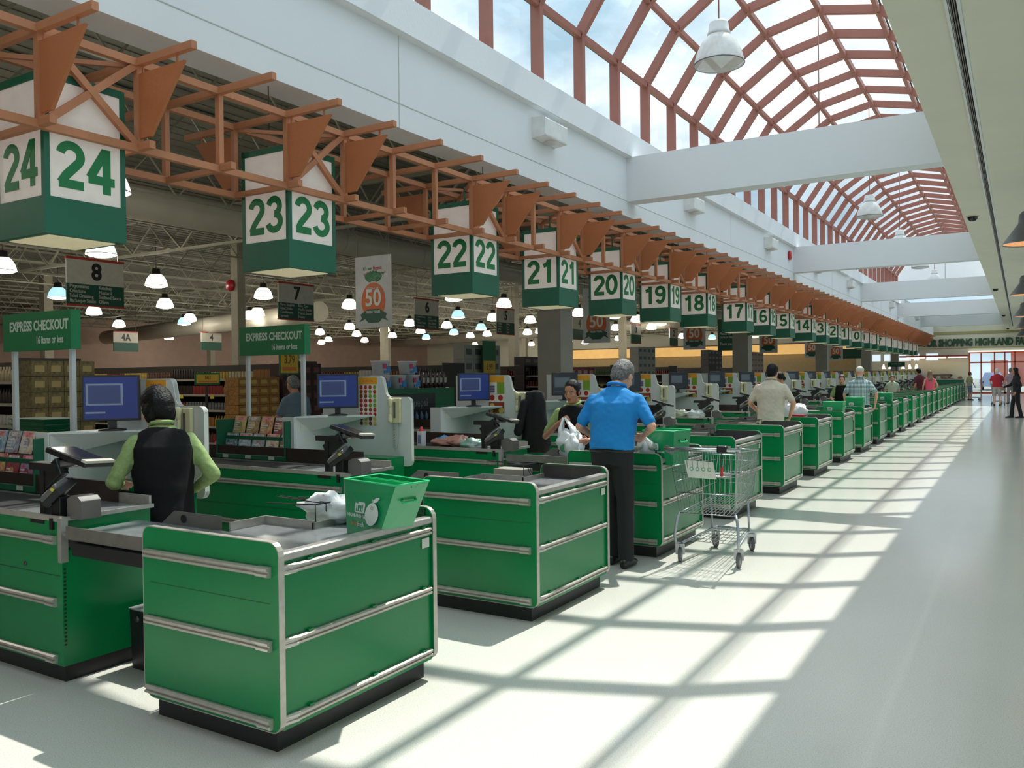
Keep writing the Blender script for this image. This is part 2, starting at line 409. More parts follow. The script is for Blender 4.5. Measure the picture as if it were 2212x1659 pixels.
for i, (x, z) in enumerate(VN[1:-1]):
    c = Vector((-2.97, 0, 5.9)) - Vector((x, 0, z)); c.normalize(); a = Vector((x, 0, z)) - c * .045; x, z = x - c.x * .14, z - c.z * .14
    part('purlin', MB().bar((a.x, ribys[0], a.z), (a.x, ribys[-1], a.z), .07, .09), redbrown, vault)
    part('gasket', MB().bar((x, ribys[0], z), (x, ribys[-1], z), .025, .025), mat('dark_gasket', (70, 74, 66), .7), vault)
VO = [(x - (Vector((-2.97, 5.9)) - Vector((x, max(z, 5.9)))).normalized().x * .15, z - (Vector((-2.97, 5.9)) - Vector((x, max(z, 5.9)))).normalized().y * .15) for x, z in VN]
for (x0, z0), (x1, z1) in zip(VO, VO[1:]):
    part('glazing', MB().add([(x0, ribys[0], z0), (x0, ribys[-1], z0), (x1, ribys[-1], z1), (x1, ribys[0], z1)], [(0, 1, 2, 3)]), clearglass, vault)
# roof beyond the end of the vault, with its own glazed bay of crossed bracing
part('ceiling_far', MB().box(WX - .3, -.7, ribys[-1] + 2.6, Y1, 7.4, 7.6).box(WX - .3, -.7, ribys[-1] + 2.6, ribys[-1] + 2.7, 5.44, 7.4), wallw, kind='structure')
part('ceiling_near', MB().box(WX - .3, -.7, Y0 - .1, ribys[0], 7.9, 8.0).box(WX - .3, -.7, Y0 - .2, Y0 - .1, 5.3, 7.9), wallw, kind='structure')
# ---------------------------------------------------------------- far wall
fw = MB()
fw.box(SX0, -3.05, Y1, Y1 + .2, 0, SC).box(-3.05, SX1, Y1, Y1 + .2, 2.85, 5.46).box(1.5, SX1, Y1, Y1 + .2, 0, 2.85)
part('wall_far', fw, cream, kind='structure')
part('trim_8', MB().box(-7.4, SX1, Y1 - .06, Y1, 4.15, 4.32).box(-7.4, SX1, Y1 - .03, Y1, 3.15, 3.2), mat('wall_band', (176, 168, 120), .7), kind='structure')
# ================================================================ lane furniture (lane numbered 24 is the nearest)
def LN(i): return 24 - i
def rail_prof(d, h):      # cross-section of the double-ridged bumper: (out, z)
    return [(0, -h), (d * .55, -h), (d, -h * .72), (d, -h * .3), (d * .6, -h * .12), (d * .6, h * .12), (d, h * .3), (d, h * .72), (d * .55, h), (0, h)]
def rail_x(mb, x0, x1, y, z, d=.022, h=.02, m=0):      # runs along X, sticks out to -Y
    return mb.prism([(y - o, z + q) for o, q in rail_prof(d, h)], 'X', x0, x1, m)
def rail_y(mb, y0, y1, x, z, d=.022, h=.02, m=0):      # runs along Y, sticks out to +X
    return mb.prism([(x + o, z + q) for o, q in rail_prof(d, h)], 'Y', y0, y1, m)
YN = 2.46
capm = mat('rail_end_cap', (206, 200, 192), .3, .6, .05, 20)
railm = mat('rail_steel', (190, 184, 174), .34, .45, .1, 25)
deckst = mat('scratched_steel_deck', (176, 180, 182), .25, .6, .12, 14)
# ---- bagging island
isl = thing('bagging_counter', 'x', 'counter', (-3.1, YN + .55, 0), 'bagging counters at the ends of the till lanes')
part('plinth', MB().box(-3.52, -2.722, 2.505, 3.53, 0, .12), plinthm, isl)
part('cabinet', MB().box(-3.50, -2.70, 2.49, 3.19, .105, .785), green, isl)
def side(y0, y1, x0, nm, x1=-2.65):
    out = rrect(x0, x1, .10, .91, [.07, .05, .06, .05]); inn = [(x0 + (x - x0) * 1, z) for x, z in rrect(x0 + .004, x1 - .004, .104, .906, [.067, .047, .057, .047])]
    p = part('side_panel', MB().prism(inn, 'Y', y0 + .001, y1 - .001), green, isl)
    part('edge_band', MB().ring(out, inn, 'Y', y0, y1), railm, p)
    return p
sp = side(2.46, 2.49, -3.565, 'near')
part('panel_seam', MB().box(-3.51, -2.71, 2.4605, 2.462, .646, .649), mat('seam_dark', (12, 70, 42), .6), sp)
side(3.53, 3.56, -3.225, 'far')
part('splash_guard', MB().box(-3.20, -2.70, 3.522, 3.53, .80, .90), darkmetal, isl)
part('end_panel', MB().box(-2.70, -2.668, 2.49, 3.53, .105, .83), green, isl)
part('top_rail', MB().prism([(-2.70, .825), (-2.660, .825), (-2.655, .83), (-2.655, .855), (-2.662, .862), (-2.70, .862)], 'Y', 2.49, 3.53), steel, isl)
for z in (.783, .470, .142):
    r_ = part('side_rail', rail_x(MB(), -3.535, -2.76, 2.46, z), railm, isl)
    part('end_cap', rail_x(MB(), -2.768, -2.695, 2.46, z, .028, .023), capm, r_)
    e_ = part('end_rail', rail_y(MB(), 2.555, 3.515, -2.668, z + .005), railm, isl)
    m_ = MB(); pr = rail_prof(.026, .022); n = len(pr)
    vs = [(-2.668 + o, 2.56, z + .005 + q) for o, q in pr] + [(-2.668 + o * .35, 2.493, z + .005 + q) for o, q in pr]
    m_.add(vs, [tuple(range(n)), tuple(range(2 * n - 1, n - 1, -1))] + [(i, n + i, n + (i + 1) % n, (i + 1) % n) for i in range(n)])
    part('end_cap', m_, capm, e_)
    for y in (2.63, 3.05, 3.44): part('rail_clip', MB().box(-2.668, -2.652, y, y + .03, z + .026, z + .034), green, e_)
part('price_tag', MB().box(-2.664, -2.661, 3.45, 3.51, .705, .755), mat('tag_white', (205, 205, 196), .6), isl)
dk = MB().prism([(-4.29, 2.50), (-2.70, 2.49), (-2.70, 3.53), (-3.19, 3.53), (-3.19, 3.20), (-3.54, 3.20), (-3.54, 2.945), (-4.29, 2.945)], 'Z', .785, .80)
part('deck', dk, deckst, isl)
lip = MB().box(-3.555, -3.545, 2.96, 3.21, .79, .845).box(-3.555, -3.185, 3.20, 3.21, .79, .845).box(-3.195, -3.185, 3.20, 3.53, .79, .835)
part('tray_lip', lip, steel, isl)
gd = MB().prism([(-4.09, .80), (-3.60, .80), (-3.60, .875), (-3.985, .875)], 'Y', 2.945, 2.953)
g_ = part('chute_guard', gd, mat('dull_steel', (130, 126, 120), .4, .5, .08, 15), isl)
part('grommet', MB().lathe((-3.90, 2.944, .838), [(.001, 0), (.018, 0), (.022, -.004), (.022, .004)], 14, axis='Y'), blackrub, g_)
part('chute_bracket', MB().box(-4.16, -3.56, 2.47, 2.50, .70, .765).box(-4.24, -3.56, 2.50, 2.93, .73, .783), black, isl)
part('chute_lip', MB().box(-4.24, -3.28, 2.485, 2.493, .775, .842), mat('dull_steel', (120, 116, 110)), isl)
# bag rack of black wire behind the tray
br = MB()
for y in (3.23, 3.47):
    br.tube([(-3.20, y, .80), (-3.20, y, .925), (-3.62, y + .05, .90)], .004, 6)
br.tube([(-3.20, 3.23, .925), (-3.20, 3.47, .925)], .004, 6)
for y in (3.33, 3.36): br.tube([(-3.19, y, .83), (-3.22, y, .88), (-3.20, y - .02, .92), (-3.60, y, .93)], .003, 6)
part('bag_rack', br, black, isl)
part('bag_box', MB().box(-3.50, -3.24, 3.28, 3.43, .80, .88), mat('beige_box', (158, 152, 140), .7), isl) 
ISL = [isl]
for i in range(1, NL): ISL.append(dup(isl, (0, P * i, 0)))
for i, o in enumerate(ISL): o['label'] = '%s green bagging counter of the row, at the aisle end of lane %d' % (nth(i), LN(i))
for ch in list(ISL[0].children):      # no box under the bags of the nearest one
    if ch.name.startswith('bag_box'): bpy.data.objects.remove(ch)

# ---- checkout counter with conveyor
co = thing('checkout_counter', 'x', 'checkout counter', (-5.9, YN + .35, 0), 'checkout counters of the till lanes')
cb = MB().box(-7.7, -4.31, 2.505, 3.05, .09, .70); cb.box(-7.7, -4.335, 2.505, 3.045, .70, .855)
part('cabinet', cb, green, co)
part('plinth', MB().box(-7.66, -4.335, 2.53, 3.03, 0, .09), plinthm, co)
part('top_rail', MB().box(-7.7, -4.33, 2.497, 2.512, .855, .885), railm, co)
part('end_rail', MB().bar((-4.315, 2.51, .868), (-4.315, 3.05, .868), .02, .022), steel, co)
part('worktop', MB().box(-4.95, -4.335, 2.51, 3.05, .856, .866), deckst, co)
part('conveyor_belt', MB().box(-7.68, -4.95, 2.53, 2.97, .84, .862), blackrub, co)
part('belt_trim', MB().box(-7.68, -4.95, 2.512, 2.53, .856, .868).box(-7.68, -4.90, 2.97, 2.985, .855, .87), deckst, co)
part('belt_guard', MB().box(-7.68, -4.62, 3.03, 3.05, .855, .985), mat('bronze_guard', (74, 64, 58), .45, .6, .08, 10), co)
cg = MB().box(-4.62, -4.33, 3.035, 3.05, .866, .925)
part('scanner_guard', cg, railm, co)
part('corner_strip', MB().prism([(2.497, .64), (2.535, .64), (2.535, .865), (2.525, .882), (2.507, .885), (2.497, .875)], 'X', -4.335, -4.303), steel, co)
st = MB()
for q in range(20): st.box(-4.3095, -4.3085, 2.512, 2.524, .20 + q * .021, .21 + q * .021)
part('slotted_strip', st, black, co)
for z in (.755, .425, .125):
    r_ = part('side_rail', rail_x(MB(), -7.65, -4.43, 2.505, z), railm, co)
    part('end_cap', rail_x(MB(), -4.435, -4.36, 2.505, z, .028, .023), capm, r_)
part('lock', MB().lathe((-4.66, 2.503, .60), [(.001, -.004), (.012, -.004), (.013, 0)], 12, axis='Y'), darkmetal, co)
part('door_gap', MB().box(-7.6, -4.33, 2.5035, 2.505, .565, .568), mat('seam_dark', (12, 70, 42)), co)
COU = [co]
for i in range(1, NL): COU.append(dup(co, (0, P * i, 0)))
for i, o in enumerate(COU): o['label'] = '%s long green checkout counter with black belt, serving lane %d' % (nth(i), LN(i))

# ---- white cashier screen with shelf
sc = thing('cashier_screen', 'x', 'partition', (-5.2, 3.6, 0), 'white partitions behind the cashiers')
YS = 3.62
def arc(cx, cz, r, a0, a1, n=6): return [(cx + r * math.cos(R(a0 + (a1 - a0) * i / n)), cz + r * math.sin(R(a0 + (a1 - a0) * i / n))) for i in range(n + 1)]
ol = [(-5.62, .81)] + arc(-4.62, .86, .05, -90, 0) + arc(-4.62, 1.37, .05, 0, 90) + arc(-4.80, 1.48, .06, 270, 180)[::1] + arc(-4.93, 1.555, .05, 0, 90) + [(-5.62, 1.605)]
p_ = part('panel', MB().prism(ol, 'Y', YS, YS + .028), white, sc)
il = [(x + (.008 if x < -5 else -.008), z) for x, z in ol]
part('edge_trim', MB().ring(ol, [(x * 1 + (-5.1 - x) * .008, z + (1.2 - z) * .014) for x, z in ol], 'Y', YS - .003, YS + .031), mat('trim_cream', (226, 226, 214), .35), p_)
part('side_panel', MB().box(-5.475, -5.46, 3.10, YS, .88, 1.255).box(-5.60, -5.46, 3.09, 3.105, .88, 1.255), white, sc)
sh = MB().prism([(-5.46, 3.10), (-4.98, YS), (-5.46, YS)], 'Z', 1.245, 1.258)
sf = part('shelf', sh, white, sc)
part('fascia', MB().add([(-5.458, 3.12, 1.245), (-5.0, 3.60, 1.245), (-5.458, 3.30, 1.12), (-5.459, 3.13, 1.245), (-5.001, 3.61, 1.245), (-5.459, 3.31, 1.12)], [(0, 1, 2), (5, 4, 3), (0, 3, 4, 1), (1, 4, 5, 2), (2, 5, 3, 0)]), white, sf)
part('support_post', MB().box(-4.84, -4.77, YS + .0, YS + .05, 0, .81), cream, sc)
part('notice', MB().box(-5.459, -5.457, 3.17, 3.27, 1.13, 1.18), mat('notice_white', (228, 226, 210), .6), sc)
part('desk', MB().box(-5.45, -4.66, 3.40, YS, .86, .895).box(-4.70, -4.66, 3.40, YS, .55, .86), green, sc)
part('drawer', MB().box(-5.44, -4.70, 3.42, 3.44, .70, .855), darkmetal, sc)
# poster of produce codes
pm = [mat('poster_white', (225, 222, 210), .6), mat('poster_orange', (228, 158, 36), .6), mat('poster_red', (176, 38, 26), .6), mat('poster_green', (120, 160, 50), .6),
      mat('poster_plum', (118, 104, 142), .6), mat('poster_brown', (128, 62, 32), .6), mat('poster_yellow', (206, 180, 90), .6)]
po = MB().box(-5.17, -4.955, YS - .004, YS, 1.17, 1.595, 0).box(-5.17, -4.955, YS - .006, YS - .004, 1.535, 1.595, 1)
rr_ = random.Random(3)
for a in range(4):
    for b_ in range(9):
        cm = (rr_.choice((2, 2, 5)) if a < 2 or b_ > 4 else rr_.choice((3, 3, 2))) if b_ < 7 else rr_.choice((5, 6))
        po.lathe((-5.143 + a * .053, YS - .005, 1.508 - b_ * .041), [(.001, 0), (.019, 0), (.020, .002)], 8, cm, axis='Y', smooth=False)
pa = part('produce_poster', po, pm, sc)
for tx, x in (('produce codes', -5.06),): text('heading', tx, .022, (x, YS - .0065, 1.565), '-Y', pm[2], pa, .0005, .9)
po2 = MB().box(-5.17, -4.955, YS - .004, YS, 1.17, 1.595, 0).box(-5.17, -4.955, YS - .006, YS - .004, 1.525, 1.595, 1)
po2.box(-5.055, -4.955, YS - .006, YS - .004, 1.395, 1.525, 3).box(-5.17, -5.055, YS - .006, YS - .004, 1.395, 1.525, 0)
for q in range(9): po2.lathe((-5.135 + .02 * (q % 3), YS - .007, 1.42 + .028 * (q // 3)), [(.001, 0), (.014, 0), (.015, .002)], 8, 4, axis='Y', smooth=False)
for x in (-5.12, -5.01): po2.lathe((x, YS - .006, 1.35), [(.001, 0), (.032, 0), (.033, .002)], 12, 2, axis='Y', smooth=False)
po2.box(-5.165, -4.96, YS - .006, YS - .004, 1.18, 1.30, 5)
for x, z, r in ((-5.12, 1.26, .03), (-5.0, 1.21, .036), (-5.13, 1.205, .022)): po2.lathe((x, YS - .008, z), [(.001, 0), (r, 0), (r, .002)], 12, 6, axis='Y', smooth=False)
po2.lathe((-5.01, YS - .008, 1.27), [(.001, 0), (.024, 0), (.024, .002)], 12, 2, axis='Y', smooth=False)
SCR = [sc]
for i in range(1, NL):
    o = dup(sc, (0, P * i, 0), skip=('produce_poster',) if i >= 2 else ())
    SCR.append(o)
p2_ = None
for i in range(2, NL):
    if p2_ is None:
        root = SCR[i]; org = root['org']; root['org'] = [sc['org'][0], sc['org'][1], sc['org'][2]]
        p2_ = part('food_poster', po2, pm, root, 'orange headed poster of vegetables and dishes'); root['org'] = org
    else:
        c = p2_.copy(); COL.objects.link(c); c.parent = SCR[i]
for i, o in enumerate(SCR): o['label'] = '%s white stepped partition of the row, behind the lane %d till' % (nth(i), LN(i))

# ---- phone hung on the screen
ivory = mat('ivory_plastic', (214, 208, 168), .4)
ph = thing('wall_phone', 'x', 'telephone', (-4.73, YS, 1.2), 'ivory wall phones on the white partitions')
part('base', MB().box(-4.775, -4.675, YS - .03, YS - .001, 1.19, 1.41), ivory, ph, bevel=.008)
part('keypad', MB().box(-4.745, -4.725, YS - .034, YS - .03, 1.235, 1.375), mat('keypad_grey', (90, 92, 84), .5), ph)
part('handset', MB().capsule((-4.765, YS - .055, 1.395), .024, (-4.765, YS - .055, 1.345), .018).capsule((-4.765, YS - .05, 1.36), .015, (-4.765, YS - .05, 1.25), .015).capsule((-4.765, YS - .055, 1.255), .018, (-4.765, YS - .055, 1.215), .024), ivory, ph)
cv = [(-4.755 + .010 * math.cos(q * 1.3), YS - .02 + .008 * math.sin(q * 1.3), 1.19 - q * .0052) for q in range(42)]
part('cord', MB().tube(cv, .003, 5).tube([(-4.755, YS - .02, .975), (-4.74, YS - .02, .955), (-4.715, YS - .02, .97), (-4.705, YS - .015, 1.10), (-4.705, YS - .015, 1.19)], .003, 5), mat('cord_grey', (170, 170, 150), .5), ph)
PHN = [ph] + [dup(ph, (0, P * i, 0)) for i in range(1, 20)]
for i, o in enumerate(PHN): o['label'] = '%s ivory wall phone of the row, on the lane %d partition' % (nth(i), LN(i))

# ---- till screen on the shelf, turned toward the aisle
def monitor(face, nm, frame=black):
    t = thing('till_monitor', 'x', 'monitor', (-5.215, 3.385, 1.258), 'till monitors on the cashier shelves')
    M = Matrix.Translation((-5.215, 3.385, 0)) @ Matrix.Rotation(R(45), 4, 'Z')
    def b(mb): return mb.xf(M)
    part('foot', b(MB().lathe((0, .02, 1.26), [(.001, 0), (.09, 0), (.088, .008), (.03, .016), (.001, .018)], 16)), black, t)
    part('neck', b(MB().box(-.025, .025, .015, .035, 1.27, 1.38)), black, t)
    part('bezel', b(MB().box(-.18, .18, -.012, .022, 1.325, 1.632)), frame, t, bevel=.004)
    s = part('screen', b(MB().box(-.166, .166, -.0135, -.012, 1.34, 1.618)), face[0], t, 'blue lit screen' if nm == 'blue' else 'dark screen')
    part('window', b(MB().box(-.155, .075, -.0145, -.0135, 1.43, 1.575)), face[1], s)
    part('picture', b(MB().box(-.14, .06, -.0155, -.0145, 1.442, 1.563)), face[2], s)
    part('caption', b(MB().box(-.158, -.035, -.0145, -.0135, 1.375, 1.387)), face[1], s)
    return t
blueS = (mat('screen_blue', (12, 34, 104), .25, emit=(16, 44, 130), es=.12), mat('screen_grey', (120, 135, 160), .3, emit=(120, 135, 160), es=.1), mat('screen_dusk', (50, 62, 110), .3, emit=(50, 62, 110), es=.1))
darkS = (mat('screen_off', (26, 28, 34), .2), mat('screen_dim', (52, 58, 66), .3, emit=(60, 66, 76), es=.12), mat('screen_dimmer', (84, 92, 98), .3, emit=(84, 92, 98), es=.12))
m0 = monitor(blueS, 'blue'); m3 = monitor(darkS, 'dark'); m3.location.y += P * 3; m3['org'] = list(m3.location)
MON = [m0, dup(m0, (0, P, 0)), dup(m0, (0, 2 * P, 0)), m3] + [dup(m3, (0, P * i, 0)) for i in range(1, NL - 3)]
for i, o in enumerate(MON): o['label'] = '%s till monitor, %s, on the shelf of lane %d' % (nth(i), 'blue screen lit' if i < 3 else 'dark screen', LN(i))

# ---- card terminal stand
tm = thing('card_terminal', 'x', 'card terminal', (-4.53, 2.57, .866), 'card terminals on the checkout counters')
part('clamp', MB().box(-4.60, -4.47, 2.50, 2.60, .832, .862).box(-4.40, -4.375, 2.49, 2.53, .81, .87), black, tm)
part('pole', MB().box(-4.555, -4.515, 2.53, 2.58, .86, 1.13), black, tm)
part('head_box', MB().box(-4.64, -4.40, 2.52, 2.60, 1.115, 1.155), black, tm)
part('arm', MB().obox((-4.475, 2.56, 1.09), (.20, .05, .10), (0, R(-32), 0)), black, tm, bevel=.006)
tb = MB().obox((0, 0, 0), (.29, .20, .03))
Mt = Matrix.Translation((-4.39, 2.66, 1.18)) @ Euler((R(-4), R(16), R(12))).to_matrix().to_4x4()
dp = part('display', tb.xf(Mt), black, tm, bevel=.006)
part('display_edge', MB().obox((.128, 0, .018), (.035, .20, .014)).xf(Mt), mat('pale_plastic', (196, 190, 178), .4), dp)
part('display_glass', MB().obox((-.02, 0, .0155), (.24, .17, .002)).xf(Mt), mat('screen_off', (26, 28, 34)), dp)
part('hinge', MB().tube([(-4.40, 2.55, 1.15), (-4.36, 2.66, 1.155)], .022, 10), darkmetal, tm)
Mp = Matrix.Translation((-4.42, 2.53, 1.015)) @ Euler((R(30), R(-28), R(-6))).to_matrix().to_4x4()
part('holder', MB().obox((0, .01, -.03), (.20, .11, .04)).xf(Mp).box(-4.45, -4.37, 2.53, 2.60, .866, .98), black, tm, bevel=.005)
pp = part('keypad_body', MB().obox((0, 0, 0), (.19, .085, .03)).xf(Mp), mat('pad_grey', (92, 90, 88), .4), tm, bevel=.006)
part('keypad_screen', MB().obox((.05, 0, .016), (.055, .06, .002)).xf(Mp), mat('lcd', (60, 66, 60), .3), pp)
ks = MB()
for a in range(4):
    for b_ in range(3): ks.obox((-.02 - a * .018, -.02 + b_ * .02, .017), (.012, .014, .004))
part('keys', ks.xf(Mp), mat('key_white', (190, 196, 194), .5), pp)
part('sticker', MB().obox((.062, -.044, 0), (.03, .001, .018)).xf(Mp), mat('sticker_yellow', (206, 196, 60), .5), pp)
TRM = [tm] + [dup(tm, (0, P * i, 0)) for i in range(1, NL)]
for i, o in enumerate(TRM): o['label'] = '%s black card terminal stand of the row, on the lane %d counter' % (nth(i), LN(i))
# ---- grey check printer beside it
pr_ = MB().prism([(-4.335, .867), (-4.205, .867), (-4.205, .965), (-4.235, .985), (-4.29, .99), (-4.335, .97)], 'Y', 2.55, 2.66)
pt = single('check_printer', pr_, mat('printer_grey', (104, 100, 96), .45), 'x', 'printer', 'grey printers on the checkout counters', bevel=.004)
for i in range(NL):
    o = pt if i == 0 else pt.copy()
    if i: COL.objects.link(o); o.location.y += P * i
    o['label'] = '%s grey check printer of the row, beside the lane %d card terminal' % (nth(i), LN(i))

# ================================================================ lane number boxes
nwhite = mat('lit_white_face', (214, 208, 200), .35, emit=(235, 215, 205), es=.12, coat=.3)
ngreen = mat('numeral_green', (18, 118, 64), .5)
FX, FY = -5.06, 2.87
def number_box(i):
    t = thing('lane_number_box', '%s green and white hanging number box of the row, reading %d' % (nth(i), LN(i)), 'sign', (FX - .275, FY + .27, 2.5), 'green lane number boxes under the orange truss')
    return t
nb0 = number_box(0)
part('casing', MB().box(FX - .55, FX, FY, FY + .54, 2.5, 2.73), green_dk, nb0)
rim = MB()
for (x, y) in ((FX - .55, FY), (FX - .035, FY), (FX - .55, FY + .505), (FX - .035, FY + .505)): rim.box(x, x + .035, y, y + .035, 2.73, 3.50)
rim.box(FX - .55, FX, FY, FY + .03, 3.45, 3.50).box(FX - .55, FX, FY + .51, FY + .54, 3.45, 3.50).box(FX - .55, FX - .52, FY, FY + .54, 3.45, 3.50).box(FX - .03, FX, FY, FY + .54, 3.45, 3.50)
part('frame', rim, green_dk, nb0)
part('face', MB().box(FX - .515, FX - .035, FY + .006, FY + .012, 2.73, 3.45), nwhite, nb0)
part('face', MB().box(FX - .012, FX - .006, FY + .035, FY + .505, 2.73, 3.45), nwhite, nb0)
part('face', MB().box(FX - .515, FX - .035, FY + .528, FY + .534, 2.73, 3.45), nwhite, nb0)
part('face', MB().box(FX - .544, FX - .538, FY + .035, FY + .505, 2.73, 3.45), nwhite, nb0)
part('diffuser', MB().box(FX - .50, FX - .05, FY + .05, FY + .49, 2.494, 2.502), mat('box_diffuser', (200, 190, 160), .6, emit=(210, 200, 160), es=.35), nb0)
part('hanger', MB().tube([(FX - .275, FY + .27, 3.5), (FX - .275, FY + .27, 3.72)], .012, 6), green_dk, nb0)
sy = [0]
for s_ in (3, 4, 3, 3, 3, 3, 4, 3, 3, 4, 3, 3, 3, 4, 3, 3, 4, 3, 3, 3, 4, 3, 3): sy.append(sy[-1] + s_)
BAY = P * 7 / 23
NBX = [nb0] + [dup(nb0, (0, BAY * sy[i], 0)) for i in range(1, NL)]
for i, o in enumerate(NBX):
    o['label'] = '%s green and white hanging number box of the row, reading %d' % (nth(i), LN(i))
    if i > 17 and False: continue
    org = o['org'];
    s_ = str(LN(i)); dy = BAY * sy[i]
    sx = .92 if len(s_) == 2 else 1
    hN = .30 if i else .29
    numerals(s_, hN, (FX - .275, FY + .005 + dy, 2.945), '-Y', ngreen, o)
    numerals(s_, hN, (FX - .005, FY + .27 + dy, 2.945), '+X', ngreen, o)

# ================================================================ orange truss over the lanes
tr = thing('overhead_truss', 'long orange steel truss with hanging fins running above the number boxes', 'truss', (-5.34, 30, 3.12))
ZB, ZT, XF, XB = 3.14, 3.71, -5.03, -5.65
NB = sy[-1] + 7
yk = lambda k: 2.83 + BAY * k
for x in (XF, XB):
    for z in (ZB, ZT): part('chord', MB().bar((x, -1.2, z), (x, yk(NB), z), .045, .05), orange, tr)
def few(name, items, m):
    """items: list of mesh builders, nearest first; at most 100 as own parts, the rest as one"""
    for mb in items[:100]: part(name, mb, m, tr)
    if items[100:]:
        a = MB()
        for mb in items[100:]: a.merge(mb)
        part(name, a, m, tr, kind='stuff')
posts = []; ties = []; arms = []; fins = []; braces = []; stubs = []
for k in range(-4, NB + 1):
    y = yk(k)
    posts.append(MB().box(XF - .022, XF + .022, y - .02, y + .02, ZB, ZT)); posts.append(MB().box(XB - .022, XB + .022, y - .02, y + .02, ZB, ZT))
    ties.append(MB().bar((XF, y, ZB), (XB, y, ZB), .04, .04)); 
    stubs.append(MB().bar((XF, y, ZB + .01), (-4.885, y, ZB + .01), .045, .05))
    arms.append(MB().bar((-6.27, y, ZT + .004), (-4.455, y, ZT + .004), .042, .05))
fx = lambda y, s=1: [(XF + .02, 3.635), (XF + .485, 3.635), (XF + .135, 3.205), (XF + .02, 3.205)]
for i in range(NL + 2):
    k = sy[i] if i < NL else sy[-1] + 3 * (i - NL + 1)
    for kk in (k, k + 1):
        y = yk(kk)
        f_ = MB().prism(fx(y), 'Y', y - .008, y + .014).box(XF + .40, XF + .415, y - .004, y + .004, 3.635, 3.70).box(XF + .05, XF + .062, y - .004, y + .004, 3.635, 3.70)
        fins.append(f_)
    y = yk(k); g_ = MB()
    g_.prism([(XB - .02, 3.635), (XB - .485, 3.635), (XB - .135, 3.205), (XB - .02, 3.205)], 'Y', y - .008, y + .014).box(XB - .415, XB - .40, y - .004, y + .004, 3.635, 3.70)
    fins.append(g_)
    ya, yb = yk(k), yk(k + 1)
    braces.append(MB().bar((XF, ya, ZB), (XF, yb, ZT), .035, .045)); braces.append(MB().bar((XF + .004, ya, ZT), (XF + .004, yb, ZB), .035, .045))
    braces.append(MB().bar((XF, ya, ZT - .02), (XB, yb, ZT - .02), .03, .03)); braces.append(MB().bar((XB, ya, ZT - .02), (XF, yb, ZT - .02), .03, .03))
few('post', posts, orange); few('tie', ties, orange); few('arm', arms, orange); few('stub', stubs, orange); few('fin', fins, orangep); few('brace', braces, orange)
hg = MB()
for k in range(-2, NB, 5): hg.tube([(-5.45, yk(k) + .2, ZT), (-5.45, yk(k) + .2, SC)], .006, 5)
part('hanging_rod', hg, darkmetal, tr)
# ================================================================ loose things round the tills
bagw = mat('carrier_bag_plastic', (226, 230, 230), .35, 0, .03, 12, bump=.5, bscale=14)
_b = bagw.node_tree.nodes['Principled BSDF']; _b.inputs['Transmission Weight'].default_value = .0; _b.inputs['Subsurface Weight'].default_value = .15
from mathutils import noise as mnoise
def lump(mb, c, r, seed, amp=.22, nu=22, nv=15, freq=2.2, flat=True, m=0):
    b = len(mb.v); mb.ell((0, 0, 0), (1, 1, 1), nu=nu, nv=nv, m=m)
    for i in range(b, len(mb.v)):
        v = Vector(mb.v[i]); n = mnoise.noise(v * freq + Vector((seed * 3.1, seed, 0))) + .5 * mnoise.noise(v * freq * 2.7 + Vector((0, seed, 5)))
        v = v * (1 + amp * n * 1.6)
        p = Vector((v.x * r[0], v.y * r[1], v.z * r[2]))
        if flat and p.z < -r[2] * .8: p.z = -r[2] * .8
        mb.v[i] = (c[0] + p.x, c[1] + p.y, c[2] + p.z + (r[2] * .8 if flat else 0))
    return mb
def carrier(c, r, seed, label, handles=True, grp=None, lean=(0, 0), tall=1.0, print_=None, hold=None):
    t = thing('carrier_bag', label, 'shopping bag', c, grp)
    part('pouch', lump(MB(), c, r, seed), bagw, t)
    if handles:
        h = MB(); zt = c[2] + r[2] * 1.62
        for s in (-1, 1):
            if hold:
                H_ = Vector(hold)
                for e in (-1, 1):
                    a_ = Vector((c[0] + e * r[0] * .62, c[1] + s * r[1] * .35, zt - r[2] * .35)); m_ = a_.lerp(H_, .55) + Vector((e * .022, s * .008, -.015))
                    h.tube([a_, m_, H_ + Vector((e * .008, s * .004, 0))], [.036, .019, .009], 7)
                continue
            x = c[0] + s * r[0] * .45 + lean[0]
            pts = [Vector((x - .045, c[1], zt - .05)), Vector((x - .03, c[1], zt + .04 * tall)), Vector((x + lean[0], c[1] + lean[1], zt + .11 * tall)), Vector((x + .03, c[1], zt + .04 * tall)), Vector((x + .045, c[1], zt - .05))]
            h.tube(pts, [.022, .014, .011, .014, .022], 6)
        part('handles', h, bagw, t)
    if print_: part('print', lump(MB(), (c[0], c[1] - r[1] * .98, c[2] + r[2] * .35), (r[0] * .5, .006, r[2] * .3), seed, .1, 12, 8), mat('bag_print_green', (70, 150, 100), .5), t)
    return t
carrier((-3.27, 3.41, .80), (.19, .09, .09), 3, 'crumpled white plastic bag bundle beside the green tote on the nearest bagging counter', False)
ls = MB()
lump(ls, (-3.05, 3.50, .80), (.10, .05, .125), 9, .3)
single('carrier_bag', ls, bagw, 'upright white plastic bag bundle pressed against the back of the green tote', 'shopping bag')

